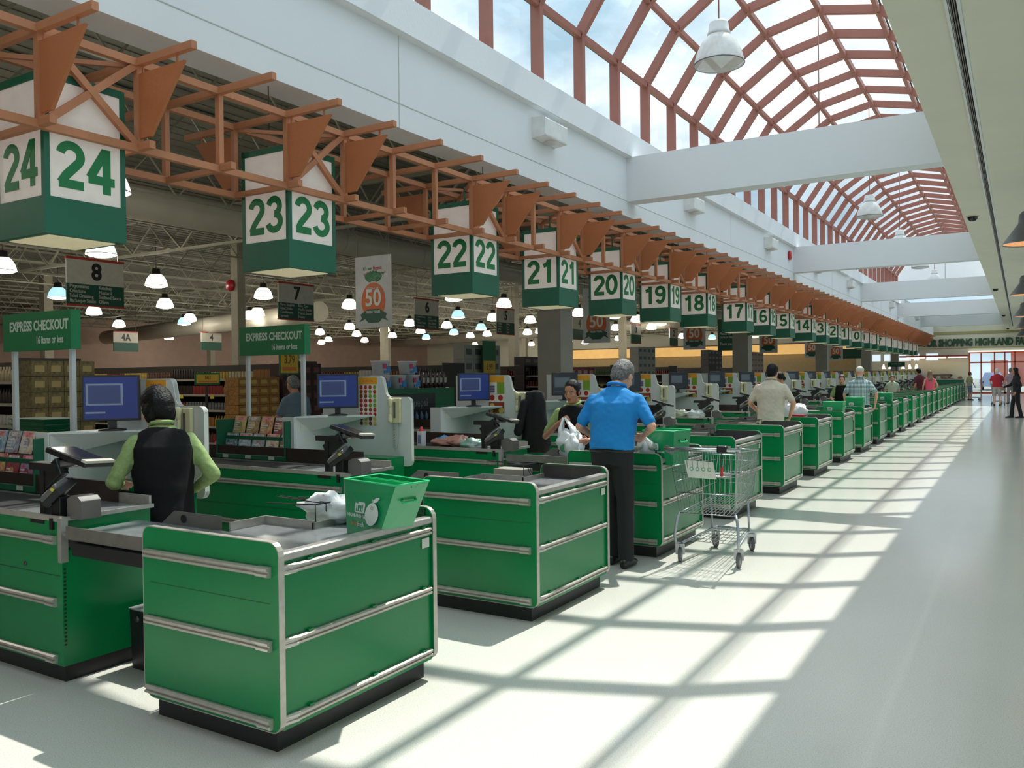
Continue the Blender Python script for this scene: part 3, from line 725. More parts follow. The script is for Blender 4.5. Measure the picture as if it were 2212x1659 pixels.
# ---- green totes
totem = mat('tote_green', (24, 150, 92), .35, 0, .05, 5, coat=.3); tedge = mat('tote_binding', (40, 196, 122), .35, 0, .03, 5)
twhite = mat('tote_print', (226, 232, 226), .5); torange = mat('tote_orange', (206, 130, 60), .5)
def tote(bot, top, z0, z1, label, full=False, basketlike=False, fruit=False):
    """bot, top: four (x, y) corners, first edge is the printed front"""
    cx = sum(p[0] for p in bot) / 4; cy = sum(p[1] for p in bot) / 4
    t = thing('green_tote', label, 'shopping tote', (cx, cy, z0), 'green shopping totes on the bagging counters')
    c = Vector((cx, cy, 0))
    B = [Vector((*p, z0)) for p in bot]; T = [Vector((*p, z1)) for p in top]
    ins = lambda v, d: v + (Vector((cx, cy, v.z)) - v).normalized() * d
    Bi = [ins(v, .006) + Vector((0, 0, .006)) for v in B]; Ti = [ins(v, .006) for v in T]
    vs = B + T + Bi + Ti
    fs = [(3, 2, 1, 0)] + [(i, (i + 1) % 4, 4 + (i + 1) % 4, 4 + i) for i in range(4)] + [(8, 9, 10, 11)] + [(8 + (i + 1) % 4, 8 + i, 12 + i, 12 + (i + 1) % 4) for i in range(4)] + [(4 + i, 4 + (i + 1) % 4, 12 + (i + 1) % 4, 12 + i) for i in range(4)]
    bo = part('body', MB().add(vs, fs), totem, t)
    part('binding', MB().tube([v + Vector((0, 0, 0)) for v in T], .005, 6, closed=True), tedge, t)
    dv = MB(); mA = (Ti[0] + Ti[3]) / 2 - Vector((0, 0, .012)); mB = (Ti[1] + Ti[2]) / 2 - Vector((0, 0, .012))
    dv.bar(mA, mB, .004, .02); dv.bar(mA + Vector((.0, .03, .0)), mB + Vector((0, .03, .0)), .004, .02)
    part('divider', dv, tedge, t)
    # side handle
    s0, s1 = B[1].lerp(B[2], .32).lerp(T[1].lerp(T[2], .32), .68), B[1].lerp(B[2], .72).lerp(T[1].lerp(T[2], .72), .68)
    out = ((B[1] + B[2]) / 2 - c); out.z = 0; out.normalize()
    part('strap', MB().tube([s0 + out * .004 + Vector((0, 0, .012)), s0 + out * .018 - Vector((0, 0, .004)), s1 + out * .018 - Vector((0, 0, .004)), s1 + out * .004 + Vector((0, 0, .012))], .007, 6), tedge, t)
    part('rivet', MB().ell(s0 + out * .004 + Vector((0, 0, .012)), (.008,) * 3, nu=8, nv=6).ell(s1 + out * .004 + Vector((0, 0, .012)), (.008,) * 3, nu=8, nv=6), black, t)
    # print on the front: badge with a house mark and name
    ex = (B[1] - B[0]); ex.z = 0; W_ = ex.length; ex.normalize(); up = (T[0] + T[1] - B[0] - B[1]).normalized(); nrm = ex.cross(up).normalized()
    H_ = z1 - z0
    rot = Matrix((ex, up, nrm)).transposed()
    def on(u, v, d=.004): return B[0].lerp(B[1], u).lerp(T[0].lerp(T[1], u), v) + nrm * d
    def plate(pts, m, nm, par, d0=.002, d1=.004, lab=None):
        b_ = MB(); n = len(pts); o = on(.0, .0, 0)
        vs = [on(0, 0, d) + ex * x + up * z for d in (d0, d1) for x, z in pts]
        b_.add(vs, [tuple(range(n))[::-1], tuple(range(n, 2 * n))] + [(i, (i + 1) % n, n + (i + 1) % n, n + i) for i in range(n)])
        return part(nm, b_, m, par, lab)
    bx, bz = W_ * .33, H_ * .44
    plate(rrect(bx - .045, bx + .045, bz, bz + .058, .012), twhite, 'badge', bo)
    for x, w, z0_, z1_ in ((-.028, .006, .012, .04), (.026, .006, .012, .046), (0, .034, .026, .04), (-.012, .008, .012, .03), (.012, .008, .012, .03), (-.002, .06, .008, .012)):
        plate([(bx + x - w / 2, bz + z0_), (bx + x + w / 2, bz + z0_), (bx + x + w / 2, bz + z1_), (bx + x - w / 2, bz + z1_)], totem, 'house_mark', bo, .0042, .005)
    e = rot.to_euler()
    text('name_print', 'HIGHLAND FARMS', .026, on(0, 0) + ex * bx + up * (bz - .018), None, twhite, bo, .0005, .95, .012, rot=e)
    text('slogan_print', 'Savour', .028, on(0, 0) + ex * (bx - .030) + up * (bz - .058), None, torange, bo, .0005, .85, .0, rot=e)
    text('slogan_print', 'fresh', .034, on(0, 0) + ex * (bx + .028) + up * (bz - .060), None, twhite, bo, .0005, .9, 0, rot=e)
    return t, on, ex, up, plate, W_, H_, rot
T1 = tote([(-2.96, 3.21), (-2.685, 3.13), (-2.675, 3.37), (-2.94, 3.45)], [(-2.955, 3.19), (-2.545, 3.10), (-2.52, 3.33), (-2.93, 3.44)], .801, 1.08,
          'green tote with round white fruit-shaped tag on the nearest bagging counter')
t, on, ex, up, plate, W_, H_, rot = T1
cx_, cz_ = W_ * .74, H_ * .46
fp_ = None
pts = [(cx_ + (.054 + .003 * math.cos(a * 2)) * math.cos(a), cz_ + .060 * math.sin(a)) for a in [2 * PI * q / 28 for q in range(28)]]
tg = plate(pts, twhite, 'fruit_tag', t, .007, .009, 'white apple-shaped hang tag')
plate([(cx_ + .004, cz_ + .060), (cx_ + .030, cz_ + .066), (cx_ + .052, cz_ + .086), (cx_ + .048, cz_ + .094), (cx_ + .022, cz_ + .088), (cx_ + .006, cz_ + .076)], twhite, 'leaf', tg, .007, .009)
plate([(cx_ - .002, cz_ + .060), (cx_ + .002, cz_ + .060), (cx_ - .003, cz_ + .078), (cx_ - .006, cz_ + .078)], twhite, 'stalk', tg, .007, .009)
for x0_, x1_, z0_, z1_ in ((-.012, -.009, .030, .044), (.006, .009, .030, .044), (-.012, .009, .038, .040), (-.016, .012, .026, .028)):
    plate([(cx_ + x0_, cz_ + z0_), (cx_ + x1_, cz_ + z0_), (cx_ + x1_, cz_ + z1_), (cx_ + x0_, cz_ + z1_)], totem, 'tag_mark', tg, .009, .0095)
def tote_at(x0, y0, w, d, z0, h, label, ang=0, fl=.03):
    ca, sa = math.cos(ang), math.sin(ang)
    q = [(0, 0), (w, 0), (w, d), (0, d)]; qt = [(-fl, -fl), (w + fl, -fl), (w + fl, d + fl), (-fl, d + fl)]
    f = lambda p: (x0 + p[0] * ca - p[1] * sa, y0 + p[0] * sa + p[1] * ca)
    return tote([f(p) for p in q], [f(p) for p in qt], z0, z0 + h, label)
tote_at(-2.85, 6.94, .27, .28, .801, .30, 'green tote standing behind the wire trolley on the third bagging counter', -.12, .02)
tote_at(-3.01, 15.58, .32, .24, .801, .27, 'green tote with a fruit picture on the seventh bagging counter of the row', 0, .012)
tote_at(-3.00, 17.76, .31, .24, .801, .29, 'green tote on the eighth bagging counter, beside the man in the checked shirt', 0, .012)
tote_at(-3.00, 22.12, .31, .24, .801, .27, 'green tote on the tenth bagging counter, alone beyond the checked shirt', 0, .012)
tote_at(-3.00, 35.2, .31, .24, .801, .26, 'green tote beside the woman in pink, far down the row', 0, .012)

# ---- groceries on counters
carrier((-3.15, 14.15, .80), (.17, .14, .165), 11, 'bulging white carrier bag of shopping on the sixth bagging counter', False)
gl_ = MB()
for q in range(26):
    a = q * 2.4; gl_.tube([(-3.36, 14.12, .88), (-3.36 + .05 * math.cos(a), 14.12 + .05 * math.sin(a), .98 + .02 * (q % 3)), (-3.36 + .11 * math.cos(a), 14.12 + .11 * math.sin(a), 1.02 + .05 * ((q * 7) % 5) / 5)], [.006, .014, .004], 5)
single('leafy_greens', gl_, mat('leaf_green', (150, 190, 70), .5), 'bunch of pale leafy greens poking up behind the bulging white bag', 'vegetables')
carrier((-3.20, 13.62, .80), (.10, .07, .17), 5, 'standing white carrier bag with raised handles on the sixth bagging counter', True, tall=1.6)
bx = thing('fruit_box', 'white carton with a red lid beside the standing white bag, sixth bagging counter', 'box', (-3.02, 13.66, .80))
part('carton', MB().box(-3.09, -2.92, 13.56, 13.76, .80, .91), mat('carton_white', (220, 220, 214), .6), bx)
part('lid', MB().box(-3.095, -2.915, 13.555, 13.765, .905, .93), mat('lid_red', (196, 34, 48), .45), bx)
part('label_patch', MB().prism([(-3.02, .82), (-2.95, .82), (-2.95, .88), (-3.03, .88)], 'Y', 13.555, 13.56), mat('lid_red', (196, 34, 48)), bx)
bt = thing('bottle', 'white bottle with a red and white cap standing on the lane 22 counter', 'bottle', (-5.37, 6.96, .868))
part('body', MB().box(-5.40, -5.33, 6.93, 7.0, .868, 1.03), mat('bottle_white', (214, 214, 220), .4), bt, bevel=.008)
part('cap', MB().lathe((-5.365, 6.965, 1.03), [(.036, 0), (.034, .014), (.014, .024), (.012, .045), (.001, .047)], 12), mat('cap_red', (206, 40, 46), .4), bt)
part('print', MB().box(-5.385, -5.345, 6.9285, 6.93, .90, .99), mat('label_blue', (120, 130, 170), .5), bt)
single('meat_pack', lump(MB(), (-5.16, 7.12, .868), (.17, .10, .045), 4, .25), mat('meat_pink', (196, 140, 124), .35, coat=.5), 'long pinkish wrapped meat pack on the lane 22 belt', 'meat')
single('meat_pack', lump(MB(), (-4.98, 7.10, .868), (.13, .10, .065), 8, .25), mat('meat_pink', (196, 140, 124)), 'taller round pinkish meat pack against the white and green bag, lane 22', 'meat')
single('snack_bag', lump(MB(), (-4.78, 7.02, .868), (.13, .09, .055), 2, .3), mat('snack_white', (206, 222, 220), .3, rgb2=(70, 150, 110), scale=14, coat=.4), 'crumpled white and green food bag on the lane 22 counter', 'food bag')
single('snack_bag', lump(MB(), (-5.24, 7.20, .868), (.13, .06, .05), 6, .25), mat('snack_blue', (110, 160, 206), .35), 'flat blue plastic pouch behind the white bottle on lane 22', 'food bag')
for q, (x, y, c_, lb) in enumerate(((-4.6, 13.35, (216, 222, 220), 'shiny wrapped produce heap on the lane 19 belt'), (-4.9, 13.42, (190, 196, 170), 'pale green produce bag on the lane 19 belt, left of the shiny heap'), (-4.35, 17.8, (224, 226, 228), 'white wrapped groceries on the lane 17 counter'))):
    single('produce_bag', lump(MB(), (x, y, .868), (.16, .10, .07), 20 + q, .3), mat('produce_%d' % q, c_, .3, coat=.5), lb, 'produce bag')
# ---- waste bin between the first counter and its bagging counter
wb = thing('waste_bin', 'black waste bin on the floor between the first checkout and its bagging counter', 'bin', (-4.05, 2.99, 0))
part('bin_body', MB().prism([(-4.22, 0), (-3.92, 0), (-3.90, .33), (-4.24, .33)], 'Y', 2.84, 3.14), black, wb)
part('liner', MB().box(-4.243, -3.897, 2.837, 3.143, .325, .333), mat('liner_grey', (150, 150, 150), .4), wb)
part('handle', MB().lathe((-4.17, 2.834, .28), [(.001, -.002), (.018, -.002), (.020, .004)], 14, axis='Y'), darkmetal, wb)
# ---- jacket over the third partition
jm = mat('jacket_black', (18, 18, 20), .85, 0, .1, 9, bump=.4, bscale=12)
jk = MB()
prof = [(-4.60, 1.40, .07), (-4.52, 1.43, .08), (-4.44, 1.36, .05)]
rings = []
for z, x0, x1, d in ((1.435, -4.60, -4.52, .02), (1.41, -4.66, -4.46, .055), (1.30, -4.69, -4.44, .07), (1.15, -4.71, -4.42, .075), (1.0, -4.72, -4.40, .08), (.86, -4.74, -4.38, .085), (.76, -4.72, -4.40, .08), (.745, -4.68, -4.44, .05)):
    rings.append(((( x0 + x1) / 2, YS + 2 * P + .012, z), (x1 - x0) / 2, d, None))
jk.loft(rings, 20)
for i in range(len(jk.v)):
    v = Vector(jk.v[i]); n = mnoise.noise(v * Vector((1, 1, 1)).x * 9); jk.v[i] = (v.x + n * .012, v.y + n * .02 + .012 * math.sin(v.x * 60), v.z)
j_ = thing('jacket', 'black jacket draped over the end of the third white partition', 'jacket', (-4.56, YS + 2 * P, .745))
part('coat', jk, jm, j_)
part('sleeve', MB().capsule((-4.66, YS + 2 * P - .06, 1.30), .045, (-4.73, YS + 2 * P - .09, .98), .05), jm, j_)

# ---- express signs
exg = mat('express_green', (16, 118, 70), .45, 0, .04, 4)
signw = mat('sign_lettering', (206, 216, 204), .5)
polem = mat('white_pole', (206, 210, 210), .4)
for i in range(2):
    d = P * i
    s = thing('express_sign', 'green EXPRESS CHECKOUT board on two white poles at the %s till, lane %d' % (nth(i), LN(i)), 'sign', (-5.95, 3.33 + d, .86), 'express checkout boards')
    part('board', MB().box(-6.39, -5.53, 3.30 + d, 3.37 + d, 1.815, 2.085), exg, s)
    for x in (-6.33, -5.60): part('pole', MB().box(x - .018, x + .018, 3.335 + d, 3.365 + d, .86, 1.815), polem, s)
    text('lettering', 'EXPRESS CHECKOUT', .098, (-6.30, 3.2995 + d, 1.985), '-Y', signw, s, .001, .80, .03, 'LEFT')
    text('lettering', '16 items or less', .075, (-5.62, 3.2995 + d, 1.885), '-Y', signw, s, .001, .70, .02, 'RIGHT')
# ---- magazine racks
rackg = mat('rack_green', (16, 92, 64), .45)
mags = [(196, 60, 66), (206, 164, 110), (160, 196, 210), (200, 60, 92), (140, 176, 110), (226, 222, 214), (70, 72, 80), (220, 200, 120), (170, 90, 70), (110, 156, 190)]
def magmat(k, a, b_):
    m = mat('magazine_%d' % k, a, .35, 0, rgb2=b_, scale=34, coat=.4); return m
for i in range(2):
    d = P * i
    rk = thing('magazine_rack', 'green magazine rack under the express board of lane %d' % LN(i), 'rack', (-5.93, 3.12 + d, .86), 'green magazine racks at the express lanes')
    b_ = MB().box(-6.40, -5.50, 3.24 + d, 3.255 + d, .87, 1.24); b_.box(-6.40, -6.385, 3.02 + d, 3.25 + d, .87, 1.22).box(-5.515, -5.50, 3.02 + d, 3.25 + d, .87, 1.22).box(-6.40, -5.50, 3.02 + d, 3.25 + d, .865, .88).box(-6.40, -5.50, 3.015 + d, 3.025 + d, .87, .91).box(-6.40, -5.50, 3.12 + d, 3.13 + d, .87, 1.07)
    part('shell', b_, rackg, rk, bevel=.004)
    for q in range(3): part('price_ticket', MB().box(-6.30 + q * .3, -6.23 + q * .3, 3.012 + d, 3.015 + d, .875, .905), mat('ticket', (190, 196, 180), .6), rk)
    n = 0
    for row, (y, z, nn) in enumerate(((3.09, .90, 5), (3.20, 1.09, 5))):
        for q in range(nn):
            x = -6.30 + q * .18; k = (q * 3 + row * 5 + i * 2) % 10
            a = mags[k]; c2 = mags[(k + 4) % 10]
            g = thing('magazine', '%s magazine in the %s row of the lane %d rack, %s from the left' % (['red', 'orange', 'pale blue', 'crimson', 'green', 'white', 'black', 'yellow', 'rust', 'blue'][k], 'lower' if row == 0 else 'upper', LN(i), ['first', 'second', 'third', 'fourth', 'fifth'][q]), 'magazine', (x, y + d, z), 'magazines in the green racks')
            M = Matrix.Translation((x, y + d, z)) @ Matrix.Rotation(R(-14), 4, 'X')
            part('cover', MB().box(-.078, .078, -.004, .004, 0, .20 if row == 0 else .16).xf(M), magmat(k, a, c2), g)
            part('masthead', MB().box(-.07, .06, -.0055, -.004, (.155 if row == 0 else .12), (.19 if row == 0 else .15)).xf(M), magmat(10 + k % 2, ((236, 232, 226), (210, 40, 60))[k % 2], ((150, 140, 140), (236, 190, 190))[k % 2]), g)
            tl = MB()
            for a_ in range(4): tl.box(-.07, -.07 + .05 + .02 * ((a_ + k) % 3), -.0052, -.004, .025 + a_ * .022, .036 + a_ * .022)
            part('cover_lines', tl.xf(M), magmat(12, (230, 228, 222), (200, 196, 190)), g)
            part('picture', MB().lathe((.0, -.0045, .075), [(.001, 0), (.035, 0), (.036, -.001)], 10, axis='Y', smooth=False).xf(M), magmat((k + 7) % 10, mags[(k + 7) % 10], mags[(k + 1) % 10]), g)
# stack of green hand baskets behind the first till
for q in range(5):
    z = .985 + q * .05
    k_ = MB().prism([(-8.42, z), (-7.88, z), (-7.86, z + .045), (-8.44, z + .045)], 'Y', 4.42, 4.74); k_.box(-8.46, -7.84, 4.40, 4.76, z + .04, z + .048)
    single('hand_basket', k_, mat('basket_green', (20, 100, 66), .5), 'dark green hand basket, %s of the stack behind the first till' % ['bottom', 'second from the bottom', 'middle', 'second from the top', 'top'][q], 'basket', 'stacked green hand baskets')
tb_ = thing('display_table', 'low dark display table carrying the green hand baskets', 'table', (-8.2, 4.6, 0))
part('table_top', MB().box(-8.7, -7.75, 4.3, 4.9, .95, .985), mat('table_dark', (40, 38, 34), .6), tb_)
for x in (-8.65, -7.8):
    for y in (4.35, 4.85): part('leg', MB().box(x - .03, x + .03, y - .03, y + .03, 0, .95), mat('table_dark', (40, 38, 34)), tb_)

# ---- wire shopping trolley
def cart(x, y, ang, label, grp='wire shopping trolleys', sign=True):
    t = thing('shopping_trolley', label, 'shopping trolley', (0, 0, 0), grp)
    W1, W2 = .285, .20           # half widths at handle end, front end
    H0, H1 = .96, .90
    ty = lambda v: -.18 + v * 1.02         # 0 rear .. 1 front
    def hw(v, lo): return (W1 + (W2 - W1) * v) * (.80 if lo else 1.0)
    def P3(s, v, w):     # s -1..1 side, v along, w 0 bottom..1 top
        zb = .43 + .06 * v; zt = H0 + (H1 - H0) * v
        rear = .10 * (1 - w) * (1 - v)
        return Vector((s * (hw(v, 1) + (hw(v, 0) - hw(v, 1)) * w), ty(v) + rear - .06 * (1 - w) * v, zb + (zt - zb) * w))
    for s, nm in ((-1, 'side_basket'), (1, 'side_basket')):
        b = MB()
        for q in range(17): b.tube([P3(s, q / 16, 0), P3(s, q / 16, 1)], .0022, 4, caps=False)
        for w in (0, .25, .5, .75, 1): b.tube([P3(s, v / 4, w) for v in range(5)], .0042 if w in (0, 1) else .003, 5)
        part(nm, b, zinc, t)
    b = MB()
    for q in range(11): b.tube([P3(-1 + q / 5, 1, 0), P3(-1 + q / 5, 1, 1)], .0022, 4, caps=False)
    for w in (0, .25, .5, .75, 1): b.tube([P3(-1, 1, w), P3(1, 1, w)], .004 if w in (0, 1) else .003, 5)
    part('front_basket', b, zinc, t)
    b = MB()
    for q in range(13): b.tube([P3(-1 + q / 6, 0, 0), P3(-1 + q / 6, 0, 1)], .0022, 4, caps=False)
    for w in (0, .33, .66, 1): b.tube([P3(-1, 0, w), P3(1, 0, w)], .0035, 5)
    part('rear_gate', b, zinc, t)
    b = MB()
    for q in range(15): b.tube([P3(-1 + q / 7, 0, 0), P3(-1 + q / 7, 1, 0)], .0022, 4, caps=False)
    for v in range(9): b.tube([P3(-1, v / 8, 0), P3(1, v / 8, 0)], .0026, 4)
    part('basket_floor', b, zinc, t)
    # child seat folded out
    b = MB()
    for q in range(9): b.tube([(-.22 + q * .055, .0, .74), (-.21 + q * .0525, .20, .745), (-.21 + q * .0525, .26, .90)], .0022, 4)
    b.tube([(-.23, -.0, .74), (.23, -.0, .74)], .004, 5).tube([(-.22, .20, .745), (.22, .20, .745)], .004, 5).tube([(-.22, .26, .90), (.22, .26, .90)], .004, 5)
    part('child_seat', b, zinc, t)
    # handle
    h = part('handle_bar', MB().tube([(-.32, -.20, H0 + .02), (.32, -.20, H0 + .02)], .013, 10), chrome, t)
    part('handle_bracket', MB().bar((-.30, -.20, H0 + .02), (-.285, -.09, H0 - .02), .02, .05).bar((.30, -.20, H0 + .02), (.285, -.09, H0 - .02), .02, .05), mat('bracket_grey', (130, 132, 134), .45), t)
    k_ = part('coin_lock', MB().box(.13, .21, -.225, -.165, H0 - .005, H0 + .055), black, t, bevel=.01)
    part('chain', MB().tube([(.17, -.21, H0), (.168, -.215, H0 - .06), (.172, -.21, H0 - .12)], .004, 5), darkmetal, k_)
    part('key_tag', MB().box(.16, .18, -.22, -.205, H0 - .19, H0 - .12), mat('tag_red', (190, 30, 36), .4), k_)
    if sign:
        sg = part('sign_plate', MB().prism([(-.13, .74), (.11, .735), (.08, .875), (-.16, .88)], 'Y', -.155, -.150), mat('plate_cream', (222, 224, 212), .5), t, 'cream sign plate')
        for q in range(4): part('symbol', MB().lathe((-.10 + q * .05, -.156, .812), [(.010, 0), (.017, 0), (.017, -.001)], 12, axis='Y', smooth=False), mat('symbol_green', (120, 170, 140), .5), sg)
    # chassis
    c = MB()
    for s in (-1, 1):
        c.tube([(s * .235, -.05, .43), (s * .255, -.075, .38), (s * .27, -.10, .24), (s * .265, -.08, .17), (s * .25, -.02, .155)], .012, 8)
        c.tube([(s * .24, .0, .16), (s * .15, .72, .19)], .011, 8); c.tube([(s * .17, .62, .19), (s * .165, .60, .46)], .010, 8)
    c.tube([(-.15, .72, .19), (.15, .72, .19)], .010, 8)
    part('chassis', c, mat('chassis_grey', (168, 176, 184), .35, .5), t)
    b = MB()
    for q in range(9): b.tube([(-.20 + q * .05, .0, .185), (-.14 + q * .035, .66, .20)], .003, 4)
    for q in range(6): b.tube([(-.21 + q * .012, q * .13, .183), (.21 - q * .012, q * .13, .183)], .003, 4)
    part('lower_rack', b, zinc, t)
    for (wx, wy, a) in ((-.25, -.02, 12), (.25, -.02, 4), (-.16, .70, 35), (.17, .70, 30)):
        M = Matrix.Translation((wx, wy, 0)) @ Matrix.Rotation(R(a), 4, 'Z')
        w = part('wheel', MB().lathe((0, 0, .062), [(.045, -.014), (.058, -.014), (.062, -.009), (.062, .009), (.058, .014), (.045, .014), (.045, -.014)], 22, axis='X').xf(M), mat('wheel_grey', (96, 98, 100), .6), t)
        part('hub', MB().lathe((0, 0, .062), [(.001, -.013), (.020, -.015), (.045, -.008), (.045, .008), (.020, .015), (.001, .013)], 16, axis='X').xf(M), mat('hub_grey', (150, 152, 152), .5), w)
        part('fork', MB().bar((-.022, -.01, .155), (-.022, 0, .062), .004, .035).bar((.022, -.01, .155), (.022, 0, .062), .004, .035).box(-.024, .024, -.03, .02, .150, .156).xf(M), zinc, w)
    t.location = (x, y, 0); t.rotation_euler.z = ang; t['org'] = [x, y, 0]
    return t
k0 = cart(-2.235, 6.82, R(1), 'empty wire shopping trolley standing in the aisle behind the man in blue')
k1 = dup(k0, (-.9 + 2.235, 43.75 - 6.82, 0), 'wire trolley pushed by the man in the red shirt', rz=R(3))
k2 = dup(k0, (-1.9 + 2.235, 50.6 - 6.82, 0), 'wire trolley left crosswise near the far doors', rz=R(95))
# ================================================================ people
def fuse(mb, voxel, smooth=2, fac=.5):
    """one continuous skin from overlapping volumes"""
    me = bpy.data.meshes.new('tmp'); me.from_pydata(mb.v, [], mb.f); me.update()
    ob = bpy.data.objects.new('tmp', me); COL.objects.link(ob)
    r = ob.modifiers.new('r', 'REMESH'); r.mode = 'VOXEL'; r.voxel_size = voxel; r.use_smooth_shade = True
    s_ = ob.modifiers.new('s', 'SMOOTH'); s_.iterations = smooth; s_.factor = fac
    dg = bpy.context.evaluated_depsgraph_get(); dg.update()
    out = bpy.data.meshes.new_from_object(ob.evaluated_get(dg))
    bpy.data.objects.remove(ob); bpy.data.meshes.remove(me)
    out.polygons.foreach_set('use_smooth', [True] * len(out.polygons))
    return out
def cloth(name, rgb, rgb2=None, scale=6, rough=.85, bump=.35, bs=7): return mat(name, rgb, rough, 0, .08, scale, bump=bump, bscale=bs, rgb2=rgb2)
SK1 = mat('skin_light', (214, 160, 132), .5, 0, .05, 14); SK2 = mat('skin_tan', (184, 128, 98), .5, 0, .05, 14)
eyeW = mat('eye_white', (186, 176, 168), .5); eyeD = mat('eye_dark', (40, 26, 20), .3); lipm = mat('lip_rose', (164, 84, 80), .4); browm = mat('brow_dark', (36, 28, 26), .8)
def figure(label, x, y, yaw, h=1.75, skin=SK1, hair=None, style='short', shirt=None, sleeve='short', vest=None, legs=None, shorts=False, shoe=None,
           lean=0, hy=0, hp=0, L=None, Rr=None, feet=((-.11, 0), (.11, 0)), near=False, girth=1.0, hem=.86, collar=None, belt=None, cap=None, tank=False, z=0, shw=1.0, hs=1.05):
    t = thing('person', label, 'person', (x, y, z), 'people in the hall')
    S = h / 1.75
    G = Matrix.Translation((x, y, z)) @ Matrix.Rotation(yaw, 4, 'Z') @ Matrix.Diagonal((S, S, S, 1))
    LR = Matrix.Translation((0, 0, .95)) @ Matrix.Rotation(-lean, 4, 'X') @ Matrix.Translation((0, 0, -.95))
    Uu = lambda v: LR @ Vector(v)
    HR = Matrix.Rotation(hy, 3, 'Z') @ Matrix.Rotation(-hp, 3, 'X')
    neck0 = Uu((0, -.012, 1.44)); ntop = Uu((0, .012, 1.505)); hc = ntop + HR @ Vector((0, .018, .10)); HR = HR @ Matrix.Diagonal((hs, hs, hs))
    Hd = lambda v: hc + HR @ Vector(v)
    vox = .0065 if near else .017
    b = MB()
    b.ell(Hd((0, -.014, .03)), (.074, .092, .086), HR); b.ell(Hd((0, .016, -.03)), (.062, .074, .084), HR); b.ell(Hd((0, .04, -.078)), (.042, .042, .034), HR)
    b.capsule(Hd((0, .082, .012)), .009, Hd((0, .104, -.026)), .0125, 8)
    for s in (-1, 1):
        b.ell(Hd((s * .074, -.008, -.012)), (.011, .019, .030), HR, 8, 6); b.ell(Hd((s * .036, .05, -.022)), (.026, .034, .028), HR, 8, 6)
    b.capsule(neck0, .058, Hd((0, -.022, -.05)), .052)
    b.capsule(Uu((0, 0, 1.0)), .10, Uu((0, 0, 1.34)), .11)
    SH = [Uu((-.166 * shw, -.005, 1.362)), Uu((.166 * shw, -.005, 1.362))]
    arms = []
    for s, A, shp in ((-1, L, SH[0]), (1, Rr, SH[1])):
        A = A or ((s * .25, -.03, 1.12), (s * .26, .10, .90), 0)
        el, wr = Vector(A[0]), Vector(A[1]); curl = A[2] if len(A) > 2 else 35
        arms.append((shp, el, wr))
        b.capsule(shp, .048, el, .037); b.capsule(el, .038, wr, .025)
        d = (wr - el).normalized(); pn = Vector(A[3]) if len(A) > 3 else Vector((-s, 0, 0))      # palm normal
        pn = (pn - d * pn.dot(d)).normalized(); sd_ = d.cross(pn).normalized()
        Rm = Matrix((sd_, pn, d)).transposed()
        b.ell(wr + d * .05, (.038, .017, .052), Rm, 10, 8)
        for q in range(4):
            base = wr + d * .088 + sd_ * (-.027 + q * .018); ln = (.036, .042, .040, .031)[q] * .95; r = .0088 if near else .011
            a = R(curl * .5); p1_ = base + (d * math.cos(a) + pn * math.sin(a)) * ln
            a2 = R(curl * 1.3 + 4 * q); p2_x = p1_ + (d * math.cos(a2) + pn * math.sin(a2)) * ln * .75
            a3 = R(curl * 1.9 + 4 * q); p3_ = p2_x + (d * math.cos(a3) + pn * math.sin(a3)) * ln * .55
            b.capsule(base - d * .02, r, p1_, r, 7); b.capsule(p1_, r, p2_x, r * .92, 7); b.capsule(p2_x, r * .92, p3_, r * .82, 7)
        th = wr + d * .03 - sd_ * .032; t1 = th + (d * .6 - sd_ * .6 + pn * .5).normalized() * .034; t2 = t1 + (d * .85 + pn * .55).normalized() * .03
        b.capsule(wr + d * .025 - sd_ * .015, .014, t1, .0105, 7); b.capsule(t1, .0105, t2, .009, 7)
    HIP = [Vector((-.085, 0, .90)), Vector((.085, 0, .90))]
    AN = []
    for s, hp_, f in ((-1, HIP[0], feet[0]), (1, HIP[1], feet[1])):
        an = Vector((f[0], f[1], .085 + (f[2] if len(f) > 2 else 0))); kn = (hp_ + an) / 2 + Vector((0, .035, .02)); AN.append((hp_, kn, an))
        b.capsule(hp_, .075, kn, .052); b.capsule(kn, .054, an, .036)
    b.ell((0, 0, .93), (.14, .10, .09))
    part('body', fuse(b.xf(G), vox * S, 2), skin, t)
    # face details
    fd = MB(); fi = MB(); fb = MB(); fl_ = MB()
    for s in (-1, 1):
        fd.ell(Hd((s * .030, .073, .004)), (.0105, .007, .0042), HR, 8, 6); fi.ell(Hd((s * .030, .0785, .004)), (.0052, .005, .0052), HR, 8, 6)
        fb.capsule(Hd((s * .014, .085, .024)), .0035, Hd((s * .046, .070, .026)), .0028, 6)
    fl_.ell(Hd((0, .087, -.052)), (.021, .008, .0055), HR, 10, 6).ell(Hd((0, .085, -.061)), (.017, .008, .006), HR, 10, 6)
    e_ = part('eyes', fd.xf(G), eyeW, t); part('irises', fi.xf(G), eyeD, e_); part('eyebrows', fb.xf(G), hair or browm, t); part('lips', fl_.xf(G), lipm, t)
    # hair
    if hair and not cap:
        k = MB(); k.ell(Hd((0, -.026, .042)), (.083, .092, .088), HR, 22, 16)
        if style in ('short', 'bob'): k.ell(Hd((0, -.055, -.02)), (.072, .060, .078), HR, 16, 10); k.ell(Hd((0, -.046, .012)), (.080, .078, .085), HR, 18, 12)
        if style == 'bob':
            for s in (-1, 1): k.ell(Hd((s * .062, -.02, -.02)), (.026, .048, .075), HR, 12, 9)
            k.ell(Hd((0, .02, .085)), (.06, .055, .03), HR, 12, 8)
        if style == 'tied':
            k.ell(Hd((0, -.10, -.03)), (.03, .04, .05), HR, 12, 8)
            for s in (-1, 1): k.ell(Hd((s * .064, -.012, .0)), (.018, .036, .05), HR, 12, 9)
